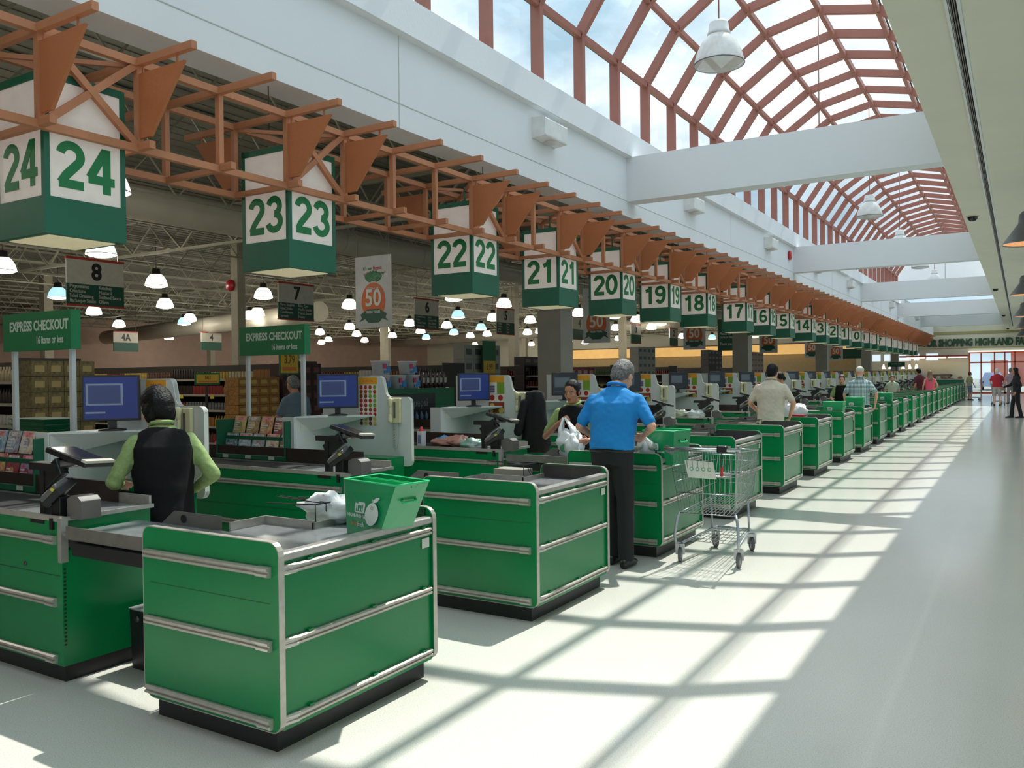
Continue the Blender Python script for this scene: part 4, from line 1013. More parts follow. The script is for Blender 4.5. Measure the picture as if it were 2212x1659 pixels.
        if style == 'long':
            k.loft([(Hd((0, -.05, .02)), .07, .05, None), (Hd((0, -.075, -.08)), .085, .045, None), (Uu((0, -.10, 1.40)), .10, .04, None), (Uu((0, -.11, 1.30)), .07, .03, None)], 14)
            for s in (-1, 1): k.capsule(Hd((s * .06, -.01, .02)), .03, Hd((s * .07, -.01, -.12)), .028)
        for i in range(len(k.v)):
            v = Vector(k.v[i]); n = mnoise.noise(v * 38 + Vector((x, y, 0))); k.v[i] = tuple(v + (v - hc).normalized() * n * .007)
        part('hair', fuse(k.xf(G), (.007 if near else .014) * S, 5), hair, t)
    if cap:
        k = MB(); k.ell(Hd((0, -.016, .045)), (.083, .096, .08), HR); k.ell(Hd((0, .08, .045)), (.055, .06, .008), HR)
        part('cap', fuse(k.xf(G), .009 * S, 1), cap, t)
    # clothes
    g = girth
    def torso(mb, o, lo=hem, up=1.475, ntk=.066):
        R_ = [(lo, .163 * g, .118 * g), (.97, .158 * g, .116 * g), (1.08, .160 * g, .118 * g), (1.20, .170 * g, .122 * g), (1.31, .178 * (g + 1) / 2 * shw, .116 * g), (1.375, .176 * shw, .098), (1.43, .130 * shw, .080), (up, ntk, .064)]
        rot = Matrix.Rotation(-lean, 3, 'X')
        mb.loft([(Uu((0, -.006, z_)), rx + o, ry + o, rot) for z_, rx, ry in R_], 22)
    if shirt:
        k = MB(); torso(k, .004)
        for (shp, el, wr), s in zip(arms, (-1, 1)):
            if tank: continue
            k.capsule(shp, .060, shp + (el - shp) * .35, .062); k.capsule(shp + (el - shp) * .3, .061, shp + (el - shp) * (.80 if sleeve == 'short' else .95), .055)
            if sleeve == 'long': k.capsule(el, .053, wr - (wr - el) * .06, .038)
        ms = fuse(k, .011 if near else .019, 9 if near else 3)
        if near:
            for v in ms.vertices:
                p = v.co; n = v.normal
                w = mnoise.noise(Vector((p.x * 5 + p.z * 7, p.y * 5, p.z * 16 + p.x * 9))) + .6 * mnoise.noise(p * 26)
                v.co = p + n * w * .0075
        ms.transform(G)
        part('shirt', ms, shirt, t)
        if collar:
            c_ = MB(); rot = Matrix.Rotation(-lean * 1.2, 3, 'X')
            pts = [Uu((0, -.012, 1.475)) + rot @ Vector((math.cos(a) * .072, math.sin(a) * .070, .012 - .03 * max(0, math.sin(a)))) for a in [2 * PI * q / 20 for q in range(20)]]
            c_.tube(pts, .014, 7, closed=True)
            part('collar', c_.xf(G), collar, t)
    if vest:
        k = MB(); torso(k, .014, hem - .03, 1.455, .078)
        ms = fuse(k, .011 if near else .019, 2)
        if near:
            for v in ms.vertices: v.co = v.co + v.normal * mnoise.noise(Vector((v.co.x * 6, v.co.y * 6, v.co.z * 11))) * .007
        ms.transform(G); part('waistcoat', ms, vest, t)
    if legs:
        k = MB(); k.loft([((0, 0, .84), .150 * g, .115 * g, None), ((0, 0, .93), .158 * g, .118 * g, None), ((0, 0, 1.0), .150 * g, .108 * g, None)], 20)
        for hp_, kn, an in AN:
            k.capsule(hp_ - Vector((0, 0, .02)), .094 * (g + 1) / 2, kn, .072)
            if not shorts: k.capsule(kn, .072, an + Vector((0, 0, .0)), .058); k.tube([kn, (kn + an) / 2, an - Vector((0, 0, .03))], [.072, .066, .066], 12)
        ms = fuse(k, .011 if near else .019, 2)
        if near:
            for v in ms.vertices: v.co = v.co + v.normal * mnoise.noise(Vector((v.co.x * 9, v.co.y * 9, v.co.z * 7))) * .008
        ms.transform(G); part('shorts' if shorts else 'trousers', ms, legs, t)
    if belt: part('belt', MB().tube([Vector((math.cos(a) * .157 * g, math.sin(a) * .112 * g, .945)) for a in [2 * PI * q / 24 for q in range(24)]], .013, 6, closed=True).xf(G), belt, t)
    for (hp_, kn, an) in AN:
        zf = an.z - .085
        k = MB(); k.loft([((an.x, an.y - .075, zf + .035), .028, .030, Matrix.Rotation(R(90), 3, 'X')), ((an.x, an.y - .03, zf + .05), .042, .048, Matrix.Rotation(R(90), 3, 'X')), ((an.x, an.y + .05, zf + .045), .044, .044, Matrix.Rotation(R(90), 3, 'X')),
                          ((an.x, an.y + .13, zf + .03), .048, .029, Matrix.Rotation(R(90), 3, 'X')), ((an.x, an.y + .19, zf + .022), .034, .020, Matrix.Rotation(R(90), 3, 'X'))], 14)
        part('shoe', k.xf(G), shoe or black, t)
    return t, G
hairB = mat('hair_black', (14, 12, 12), .5, 0, .2, 40, bump=.4, bscale=90, spec=.22); hairG = mat('hair_grey', (134, 132, 130), .6, 0, .3, 60, bump=.5, bscale=90, rgb2=(60, 60, 60))
hairBr = mat('hair_brown', (84, 46, 34), .5, 0, .2, 40, bump=.4, bscale=90); hairBl = mat('hair_dark_blond', (146, 112, 82), .5, 0, .2, 40, bump=.4, bscale=90); hairW = mat('hair_white', (206, 204, 198), .6)
vestm = mat('waistcoat_black', (15, 15, 17), .8, 0, .08, 6, bump=.3, bscale=7, spec=.25); limem = cloth('shirt_lime', (146, 168, 108), rgb2=(130, 152, 92), scale=60)
bluem = cloth('polo_blue', (20, 134, 208), bump=.3); trk = cloth('trousers_black', (26, 27, 30)); trg = cloth('trousers_charcoal', (52, 56, 66)); shoeb = mat('shoe_black', (24, 24, 26), .35)
beigem = cloth('shirt_beige', (206, 196, 176)); 
# cashier seen from behind at the nearest till
figure('cashier with short black hair in black waistcoat and lime shirt, back turned, at nearest till', -4.47, 3.24, R(62), 1.57, SK1, hairB, 'bob', limem, 'long', vestm, trg, lean=R(9), hy=R(22), hp=R(26), hs=1.24,
       L=((-.31, .02, 1.10), (-.25, .27, 1.06), 45, (1, 0, -.3)), Rr=((.31, -.05, 1.12), (.22, .16, 1.0), 40), near=True, girth=1.12, hem=.80, collar=limem, shw=1.03, shoe=shoeb)
# man in the blue polo shirt
figure('grey-haired man in bright blue polo shirt, back turned, packing at the third counter', -2.93, 6.40, R(4), 1.79, SK1, hairG, 'short', bluem, 'short', None, trk, lean=R(15), hy=R(-14), hp=R(42), hs=1.08,
       L=((-.29, .02, 1.13), (-.20, .26, 1.0), 50, (1, 0, 0)), Rr=((.335, .02, 1.14), (.20, .25, 1.06), 50, (-1, 0, 0)), feet=((-.02, .06), (.13, -.04)), near=True, girth=1.17, hem=.93, collar=bluem, belt=mat('belt_black', (16, 16, 18), .4), shw=1.15, shoe=shoeb)
# woman serving him, facing the aisle
figure('dark-haired woman cashier in waistcoat facing the aisle, holding up a white bag', -3.80, 7.42, R(197), 1.57, SK2, hairB, 'tied', limem, 'short', vestm, trg, lean=R(4), hy=R(-14), hp=R(16),
       L=((-.26, .06, 1.10), (-.20, .30, 1.08), 50), Rr=((.33, .0, 1.10), (.12, .22, 1.27), 70, (-1, 0, 0)), near=True, girth=.98, collar=limem)
# customers and staff further down
figure('man in cream short-sleeved shirt bending over the sixth bagging counter, back turned', -3.25, 12.86, R(8), 1.78, SK1, hairB, 'short', beigem, 'short', None, cloth('trousers_khaki', (110, 100, 84)), lean=R(14), hp=R(24), hy=R(-10),
       L=((-.30, .02, 1.12), (-.24, .28, 1.0)), Rr=((.33, -.02, 1.12), (.26, .20, .92)), near=True, girth=1.2, collar=beigem, hem=.80, shw=1.1)
figure('cashier in white shirt and black waistcoat, dark hair, half hidden behind the man in cream', -3.88, 16.4, R(120), 1.64, SK2, hairB, 'tied', cloth('shirt_white', (214, 220, 214)), 'short', vestm, trk, lean=R(6), hp=R(18))
plaid = mat('shirt_plaid', (150, 176, 180), .85)
_nt = plaid.node_tree; _b = _nt.nodes['Principled BSDF']; _t = node(plaid, 'ShaderNodeTexCoord'); _w = []
for ax in (0, 2):
    w_ = node(plaid, 'ShaderNodeTexWave'); w_.bands_direction = 'XYZ'[ax]; w_.inputs['Scale'].default_value = 11; _nt.links.new(_t.outputs['Object'], w_.inputs['Vector']); _w.append(w_)
_m = node(plaid, 'ShaderNodeMath', operation='MULTIPLY'); _r = node(plaid, 'ShaderNodeValToRGB'); _r.color_ramp.elements[0].color = (*lin((96, 128, 138)), 1); _r.color_ramp.elements[1].color = (*lin((206, 220, 214)), 1); _r.color_ramp.elements[1].position = .5
_nt.links.new(_w[0].outputs['Fac'], _m.inputs[0]); _nt.links.new(_w[1].outputs['Fac'], _m.inputs[1]); _nt.links.new(_m.outputs[0], _r.inputs['Fac']); _nt.links.new(_r.outputs['Color'], _b.inputs['Base Color'])
figure('man in pale cap and blue-grey checked shirt, back turned, at the eighth counter', -2.98, 19.32, R(6), 1.74, SK1, None, 'short', plaid, 'short', None, cloth('trousers_brown', (92, 78, 66)), lean=R(6), hp=R(10), girth=1.2,
       L=((-.31, .0, 1.12), (-.30, .16, .90)), Rr=((.34, -.06, 1.13), (.30, .08, .88)), cap=mat('cap_pale', (202, 198, 184), .8), shw=1.1, collar=plaid, hem=.84)
figure('cashier with reddish brown tied hair in black waistcoat, facing the man in the checked shirt', -3.68, 21.25, R(190), 1.56, SK1, hairBr, 'tied', limem, 'short', vestm, trk, lean=R(8), hp=R(18), Rr=((.27, .04, 1.1), (.2, .28, 1.0)), L=((-.27, .04, 1.1), (-.2, .28, 1.0)))
figure('cashier in white and green shirt leaning over a far till', -3.85, 31.8, R(190), 1.52, SK1, hairBr, 'short', cloth('shirt_pale_green', (206, 216, 190)), 'short', None, trk, lean=R(22), hp=R(18))
figure('woman with long dark blond hair in bright pink vest top, back turned', -2.89, 34.6, R(10), 1.63, SK1, hairBl, 'long', cloth('top_pink', (232, 92, 118)), 'short', None, trk, lean=R(5), tank=True, Rr=((.27, .05, 1.13), (.2, .2, 1.0)))
figure('man in dark maroon shirt beside the woman in pink, bending toward the counter', -3.20, 34.75, R(40), 1.75, SK2, hairB, 'short', cloth('shirt_maroon', (84, 26, 36)), 'short', None, trk, lean=R(12), hp=R(20))
figure('child in pale khaki shirt and denim shorts at the far end of the counters', -2.36, 51.2, R(-50), 1.55, SK1, hairBr, 'short', cloth('shirt_khaki', (170, 172, 130)), 'short', None, cloth('shorts_denim', (84, 116, 152)), shorts=True)
figure('man in red shirt and pale patterned shorts pushing a trolley, back turned', -.92, 43.2, R(3), 1.70, SK1, hairW, 'short', cloth('shirt_red', (158, 26, 44)), 'short', None, cloth('shorts_pattern', (180, 176, 170), rgb2=(110, 116, 124), scale=40), shorts=True, girth=1.2,
       L=((-.27, .06, 1.15), (-.24, .30, 1.02)), Rr=((.27, .06, 1.15), (.24, .30, 1.02)), shw=1.1)
figure('woman with long dark hair all in black, walking at the right edge of the aisle', -.13, 32.5, R(100), 1.70, SK2, hairB, 'long', cloth('top_black', (22, 22, 26)), 'long', None, trk, lean=R(3), feet=((-.09, -.12), (.09, .14)),
       L=((-.24, -.08, 1.12), (-.24, .06, .90)), Rr=((.24, .12, 1.14), (.2, .36, 1.05)))
figure('person in pale mauve top standing beyond the woman in black', -.42, 46.0, R(20), 1.72, SK1, hairG, 'short', cloth('top_mauve', (168, 146, 156)), 'short', None, cloth('trousers_pale', (150, 140, 140)))
figure('man in grey-blue T-shirt reaching to the shelves in the shop, seen from the side', -8.6, 8.36, R(78), 1.66, SK2, hairG, 'short', cloth('tee_greyblue', (96, 116, 132)), 'short', None, trg, lean=R(6), hp=R(20), girth=1.2,
       L=((-.25, .12, 1.12), (-.2, .34, 1.04)), Rr=((.25, .10, 1.12), (.18, .33, 1.03)))

# ---- bags in hands
carrier((-3.70, 7.13, .815), (.135, .09, .145), 31, 'full white carrier bag held up by the woman cashier', True, print_=True, hold=(-3.775, 7.155, 1.185))
carrier((-3.60, 6.98, .815), (.07, .06, .12), 33, 'small white carrier bag standing against the man in blue, left of him', False)
carrier((-2.83, 6.925, .802), (.085, .06, .12), 35, 'greyish white carrier bag hanging from the right hand of the man in blue', True, hold=(-2.79, 6.75, 1.06))
# ================================================================ hall lamps, wall lights, cameras
def put_label(lst, f):
    for i, o in enumerate(lst): o['label'] = f(i)
shadem = mat('prismatic_shade', (226, 226, 222), .25, 0, .05, 30, coat=.3, alpha=.72)
hy = 9.55
hl = thing('hall_lamp', 'x', 'lamp', (-2.97, hy, 5.17), 'white bell lamps hanging under the glass vault')
part('shade', MB().lathe((-2.97, hy, 5.17), [(.285, 0), (.285, .012), (.275, .06), (.25, .15), (.20, .25), (.15, .31), (.13, .33)], 28), shadem, hl)
part('rim', MB().tube([(-2.97 + .286 * math.cos(2 * PI * q / 28), hy + .286 * math.sin(2 * PI * q / 28), 5.175) for q in range(28)], .007, 6, closed=True), mat('rim_grey', (110, 112, 112), .4), hl)
part('lens', MB().lathe((-2.97, hy, 5.17), [(.283, 0), (.22, -.025), (.12, -.045), (.001, -.05)], 24), mat('lens_clear', (216, 214, 206), .3, alpha=.6), hl)
part('housing', MB().lathe((-2.97, hy, 5.50), [(.001, 0), (.13, 0), (.135, .03), (.12, .05), (.11, .14), (.10, .16), (.001, .165)], 14).box(-3.06, -2.88, hy - .06, hy + .06, 5.54, 5.64), mat('lamp_housing_white', (214, 216, 214), .4), hl)
part('rod', MB().tube([(-2.97, hy, 5.65), (-2.97, hy, 7.87)], .009, 6), redbrown, hl)
HL = [hl] + [dup(hl, (0, 5.62 * i, 0)) for i in range(1, 7)]
put_label(HL, lambda i: '%s white bell lamp hanging under the glass vault, counted down the hall' % nth(i))
ul = thing('wall_light', 'x', 'wall light', (WX, 9.58, 4.66), 'white up-and-down lights on the white wall')
part('body', MB().prism([(WX, 4.60), (WX + .19, 4.62), (WX + .20, 4.85), (WX, 4.87)], 'Y', 9.20, 9.80), mat('light_body_white', (228, 230, 228), .4), ul, bevel=.02)
part('lens', MB().lathe((WX + .10, 9.50, 4.60), [(.001, -.035), (.07, -.028), (.085, 0)], 16), mat('lens_clear', (216, 214, 206)), ul)
UL = [ul] + [dup(ul, (0, 5.6 * i, 0)) for i in range(1, 9)]
put_label(UL, lambda i: '%s white box light on the upper white wall, counted from the camera' % nth(i))
dc = thing('dome_camera', 'x', 'security camera', (-.715, 16.75, CZ), 'dark dome cameras on the cream ceiling')
part('base', MB().lathe((-.715, 16.75, CZ - .018), [(.001, 0), (.10, 0), (.11, .018)], 18), mat('dome_base', (206, 200, 176), .5), dc)
part('dome', MB().lathe((-.715, 16.75, CZ - .018), [(.085, 0), (.075, -.04), (.045, -.07), (.001, -.078)], 18), mat('dome_dark', (26, 22, 26), .12), dc)
DC = [dc] + [dup(dc, (0, 15.3 * i, 0)) for i in range(1, 4)]
put_label(DC, lambda i: '%s dark dome camera on the cream ceiling beside the air slot' % nth(i))
pn = thing('pendant_lamp', 'x', 'lamp', (.10, 14.2, 3.42), 'grey bell pendants along the right of the aisle')
part('shade', MB().lathe((.10, 14.2, 3.42), [(.34, 0), (.335, .012), (.20, .20), (.13, .30), (.12, .42), (.08, .47), (.001, .48)], 24), mat('pendant_grey', (112, 114, 118), .45), pn)
part('inner', MB().lathe((.10, 14.2, 3.43), [(.325, 0), (.19, .18), (.001, .22)], 20), mat('pendant_inner', (232, 168, 120), .5, emit=(255, 190, 130), es=.4), pn)
part('rod', MB().tube([(.10, 14.2, 3.9), (.10, 14.2, CZ)], .01, 6), darkmetal, pn)
PN = [pn] + [dup(pn, (0, 9.6 * i, 0)) for i in range(1, 5)]
put_label(PN, lambda i: '%s grey bell pendant at the right edge of the aisle' % nth(i))
fb_ = thing('alarm_bell', 'red alarm bell on the white wall just before the second cross beam', 'alarm bell', (WX, 22.9, 4.6))
part('gong', MB().lathe((WX, 22.9, 4.72), [(.10, .0), (.13, .02), (.12, .06), (.001, .08)], 18, axis='X'), mat('bell_red', (188, 30, 36), .4), fb_)
part('strobe', MB().box(WX + .075, WX + .10, 22.86, 22.94, 4.68, 4.76), mat('bell_cap', (230, 210, 210), .4), fb_)

# ================================================================ columns, ducts, joists of the shop
n = 2
for i in range(5):
    y = 12.35 + 11.2 * i
    part('trim_%d' % (10 + i), MB().box(-6.98, -6.58, y, y + .4, 0, 4.6).box(-7.0, -6.56, y - .02, y + .42, 0, 2.68), colm, kind='structure')
cp = thing('column_notice', 'pale notice board on the grey pillar under number box 21', 'sign', (-6.78, 12.32, 2.70))
part('board', MB().box(-6.97, -6.60, 12.315, 12.345, 2.70, 3.12), mat('notice_pale', (188, 194, 190), .5), cp)
text('lettering', 'my', .22, (-6.84, 12.313, 2.93), '-Y', mat('notice_grey', (120, 122, 118), .6), cp, .001, 1, .01)
for i, (x, y, w) in enumerate(((-18, 15.4, .13), (-18, 29.7, .16), (-30, 17, .16), (-30, 35.7, .16), (-40, 32.2, .16), (-18, 40.8, .16), (-12, 41, .14), (-30, 51, .16), (-40, 48, .16))):
    part('trim_%d' % (20 + i), MB().box(x - w, x + w, y - w, y + w, 0, SC), mat('shop_column', (172, 166, 146), .7), kind='structure')
ab = thing('alarm_bell', 'dark red round alarm bell on the slim pillar left of number box 23', 'alarm bell', (-17.99, 15.22, 4.0))
part('gong', MB().lathe((-18.1, 15.26, 4.1), [(.14, .0), (.16, -.03), (.14, -.07), (.001, -.09)], 16, axis='Y'), mat('bell_red', (188, 30, 36)), ab)
dm = MB().tube([(-14, -5, 4.9), (-14, 64, 4.9)], .33, 22)
du = thing('air_duct', 'large round grey air duct running lengthwise under the shop roof', 'duct', (-14, 30, 4.57))
part('pipe', dm, ductm, du)
bd = MB()
for y in range(0, 64, 3): bd.lathe((-14, y, 4.9), [(.335, -.015), (.342, 0), (.335, .015)], 22, axis='Y')
part('joint_band', bd, ductm, du)
d2 = thing('air_duct', 'round grey duct crossing the shop far behind the first express board', 'duct', (-36, 27, 3.9))
part('pipe', MB().tube([(-24, 24.6, 4.25), (-49, 31.5, 4.25)], .42, 18), ductm, d2)
d3 = thing('air_duct', 'low grey duct far back in the shop behind the hanging 50 poster', 'duct', (-27, 47, 4.0))
part('pipe', MB().tube([(-16, 45.5, 4.6), (-49, 58, 4.6)], .38, 16), ductm, d3)
jt = thing('roof_joist', 'x', 'roof joist', (-7.6, 30, 4.72), 'open-web steel joists under the shop roof')
z0, z1 = 4.75, 5.38
part('bottom_chord', MB().box(-7.63, -7.57, Y0, Y1, z0 - .02, z0 + .02), storeb, jt)
part('top_chord', MB().box(-7.64, -7.56, Y0, Y1, z1, z1 + .05), storeb, jt)
wb_ = MB(); k = 0; y = Y0
while y < Y1: wb_.bar((-7.6, y, z0), (-7.6, y + .55, z1), .022, .022).bar((-7.6, y + .55, z1), (-7.6, y + 1.1, z0), .022, .022); y += 1.1
part('web', wb_, storeb, jt)
JT = [jt] + [dup(jt, (-2.45 * i, 0, 0)) for i in range(1, 17)]
put_label(JT, lambda i: 'pale open-web roof joist, %s from the white wall' % nth(i).replace('nearest', 'first'))
gd = thing('roof_girder', 'x', 'roof girder', (-28, 12.5, 4.5), 'lattice girders crossing the shop roof')
g_ = MB().box(SX0, -5.65, 12.46, 12.54, 4.56, 4.62).box(SX0, -5.65, 12.46, 12.54, 5.36, 5.44)
part('chords', g_, storeb, gd)
wb_ = MB(); x = -5.7
while x > SX0 + 1.8: wb_.bar((x, 12.5, 4.6), (x - .9, 12.5, 5.38), .04, .04).bar((x - .9, 12.5, 5.38), (x - 1.8, 12.5, 4.6), .04, .04); x -= 1.8
part('web', wb_, storeb, gd)
GD = [gd] + [dup(gd, (0, 11.2 * i, 0)) for i in range(1, 5)]
put_label(GD, lambda i: '%s lattice girder crossing the shop roof' % nth(i))
dk_ = MB()
x = -5.9
while x > SX0: dk_.box(x, x + .012, Y0, Y1, SC - .012, SC); x -= .3
part('ceiling_rib', dk_, deckm, kind='structure')

# ================================================================ shop lamps
sglow = mat('shop_shade_glow', (220, 224, 216), .4, emit=(235, 242, 230), es=1.6); sblue = mat('shop_shade_cool', (170, 206, 214), .4, emit=(160, 205, 225), es=1.1); swarm = mat('shop_shade_warm', (232, 214, 190), .4, emit=(250, 225, 200), es=1.5)
slens = mat('shop_lens', (250, 250, 246), .4, emit=(255, 253, 242), es=6)
pl = bpy.data.lights.new('lamp_bulb', 'POINT'); pl.energy = 60; pl.color = (1.0, .93, .80); pl.shadow_soft_size = .22
LP = [(-20.5, 10.6), (-16.3, 10.4), (-20.5, 14.7), (-26.3, 19.2), (-25.8, 15.0), (-31.7, 24.4), (-31.1, 19.5), (-37.5, 24.8), (-33.8, 25.7), (-46.9, 34.5), (-40.7, 33.0), (-20.9, 18.9), (-26.9, 24.0), (-28.4, 24.9), (-35.7, 36.6), (-30.7, 33.7), (-42.2, 44.1), (-45.9, 47.2), (-35.5, 39.6), (-41.1, 46.7), (-30.8, 36.7), (-35.1, 42.6), (-35.0, 46.1), (-30.4, 39.5), (-26.4, 33.4), (-21.4, 23.5), (-16.5, 23.3), (-21.3, 30.4), (-16.6, 26.7), (-21.0, 32.8), (-26.1, 36.2), (-29.9, 42.2), (-25.7, 38.9), (-29.4, 45.2), (-20.5, 35.4), (-20.4, 38.4), (-25.1, 44.5), (-36.1, 62.5), (-26.5, 45.4), (-31.4, 46.2), (-40.3, 60.0), (-30.4, 58.6), (-16.5, 32.7), (-15.9, 35.1), (-20.1, 44.6), (-31.0, 62.6), (-25.8, 57.7), (-16.1, 38.2), (-16.2, 41.7), (-18.1, 45.1), (-19.8, 61.4), (-16.5, 60.9), (-20.8, 57.7), (-10.8, 7.0), (-16.3, 6.2), (-20.6, 6.6), (-10.6, 2.2), (-16.3, 2.0)]
def shop_lamp(shm):
    t = thing('shop_lamp', 'x', 'lamp', (-16.3, 10.4, 4.2), 'lit bell lamps hanging in the shop')
    c = (-16.3, 10.4, 4.2)
    s = part('shade', MB().lathe(c, [(.30, 0), (.30, .012), (.285, .08), (.25, .18), (.20, .26), (.15, .31)], 20), shm, t)
    part('rim', MB().lathe(c, [(.302, .0), (.306, .008), (.302, .016)], 20), mat('rim_grey', (110, 112, 112)), t)
    part('lens', MB().lathe(c, [(.298, 0), (.24, -.03), (.12, -.055), (.001, -.06)], 20), slens, t)
    part('housing', MB().lathe((c[0], c[1], c[2] + .31), [(.15, 0), (.12, .03), (.10, .16), (.001, .17)], 12), darkmetal, t)
    part('rod', MB().tube([(c[0], c[1], c[2] + .47), (c[0], c[1], SC)], .008, 5), darkmetal, t)
    return t
SL = {}
rs = random.Random(5); cnt = {}
LP.sort(key=lambda p: p[0] ** 2 + p[1] ** 2)
proto = {}
for i, (x, y) in enumerate(LP):
    kind = 'cool bluish' if (i % 7 == 3) else ('warm' if (x < -33 and y > 45) or i % 9 == 5 else 'white')
    shm = {'cool bluish': sblue, 'warm': swarm, 'white': sglow}[kind]
    if kind not in proto: o = shop_lamp(shm); proto[kind] = o; o.location = (x, y, 4.2); o['org'] = [x, y, 4.2]
    else: o = dup(proto[kind], Vector((x, y, 4.2)) - Vector(proto[kind].location))
    cnt[kind] = cnt.get(kind, 0) + 1
    o['label'] = 'lit %s bell lamp in the shop, number %d of its colour from the camera' % (kind, cnt[kind])
    lo = bpy.data.objects.new('bulb', pl); COL.objects.link(lo); lo.location = (x, y, 4.02)

# ================================================================ hanging signs in the shop
sgw = mat('sign_white', (206, 202, 188), .6); sgg = mat('sign_green', (20, 82, 62), .5); sgr = mat('sign_red_strip', (178, 52, 34), .5); sgk = mat('sign_black', (22, 26, 22), .5)
AIS = [('8', 9.47, ['Mayonnaise', 'Croutons', 'Salad Dressing', 'Barbeque Sauce'], ['Ketchup', 'Mustard', 'Seafood Sauce', 'Olives']), ('7', 14.95, ['Party Supplies', 'Salad Dress', 'Condiments', 'Spreads'], ['Baby Care', 'Health Snacks', 'Peanut Butter', 'Honey']),
       ('6', 20.5, ['Canned Soup', 'Pasta', 'Tomato Paste', 'Canned Veg'], ['Juice', 'Canned Milk', 'Side Dishes', 'Canned Veg']), ('5', 25.2, ['Cookies', 'Crackers', 'Snacks', 'Biscuits'], ['Baking', 'Rice', 'Flour', 'Sugar']),
       ('4', 31.15, ['Coffee', 'Tea', 'Cereal'], ['Drinks', 'Water', 'Pop']), ('3', 37.25, ['Soap', 'Tissue'], ['Bags', 'Foil']), ('2', 42.4, ['Pets', 'Candles'], ['Home', 'Light'])]
for n_, y, A, B_ in AIS:
    t = thing('aisle_sign', 'hanging aisle sign with a black %s over a dark green list, red strip on top' % n_, 'sign', (-16, y + .6, 3.08), 'hanging aisle signs in the shop')
    part('upper_board', MB().box(-16.02, -15.98, y, y + 1.22, 3.52, 4.0), sgw, t)
    part('lower_board', MB().box(-16.02, -15.98, y, y + 1.22, 3.11, 3.52), sgg, t)
    part('strip', MB().box(-16.03, -15.97, y - .01, y + 1.23, 4.0, 4.05).box(-16.03, -15.97, y - .01, y + 1.23, 3.08, 3.11), sgr, t)
    text('numeral', n_, .46, (-15.975, y + .62, 3.765), '+X', sgk, t, .002, .95, .035)
    if n_ in '8765':
        text('list', '\n'.join(A), .10, (-15.975, y + .05, 3.325), '+X', sgw, t, .002, .85, .01, 'LEFT', space=1)
        text('list', '\n'.join(B_), .10, (-15.975, y + .66, 3.325), '+X', sgw, t, .002, .85, .01, 'LEFT', space=1)
    part('wire', MB().tube([(-16, y + .1, 4.05), (-16, y + .1, SC)], .005, 4).tube([(-16, y + 1.1, 4.05), (-16, y + 1.1, SC)], .005, 4), darkmetal, t)
for n_, x, y, z in (('4A', -34, 22.2, 3.6), ('4', -34, 26.8, 3.75), ('2A', -34, 32.3, 3.4), ('1', -34, 52, 3.7)):
    t = thing('aisle_sign', 'small distant aisle sign reading %s low behind the tills, left of the second express board' % n_ if n_ != '1' else 'small distant aisle sign reading 1 beyond the hanging 50 poster', 'sign', (x, y, z - .6), 'hanging aisle signs in the shop')
    part('upper_board', MB().box(x - .02, x + .02, y, y + 1.2, z - .35, z + .1), sgw, t)
    part('lower_board', MB().box(x - .02, x + .02, y, y + 1.2, z - .75, z - .35), sgg, t)
    part('strip', MB().box(x - .03, x + .03, y, y + 1.2, z + .1, z + .15), sgr, t)
    part('wire', MB().tube([(x, y + .1, z + .15), (x, y + .1, SC)], .006, 4).tube([(x, y + 1.1, z + .15), (x, y + 1.1, SC)], .006, 4), darkmetal, t)
    text('numeral', n_, .42, (x + .025, y + .6, z - .14), '+X', sgk, t, .002, .9, .03)
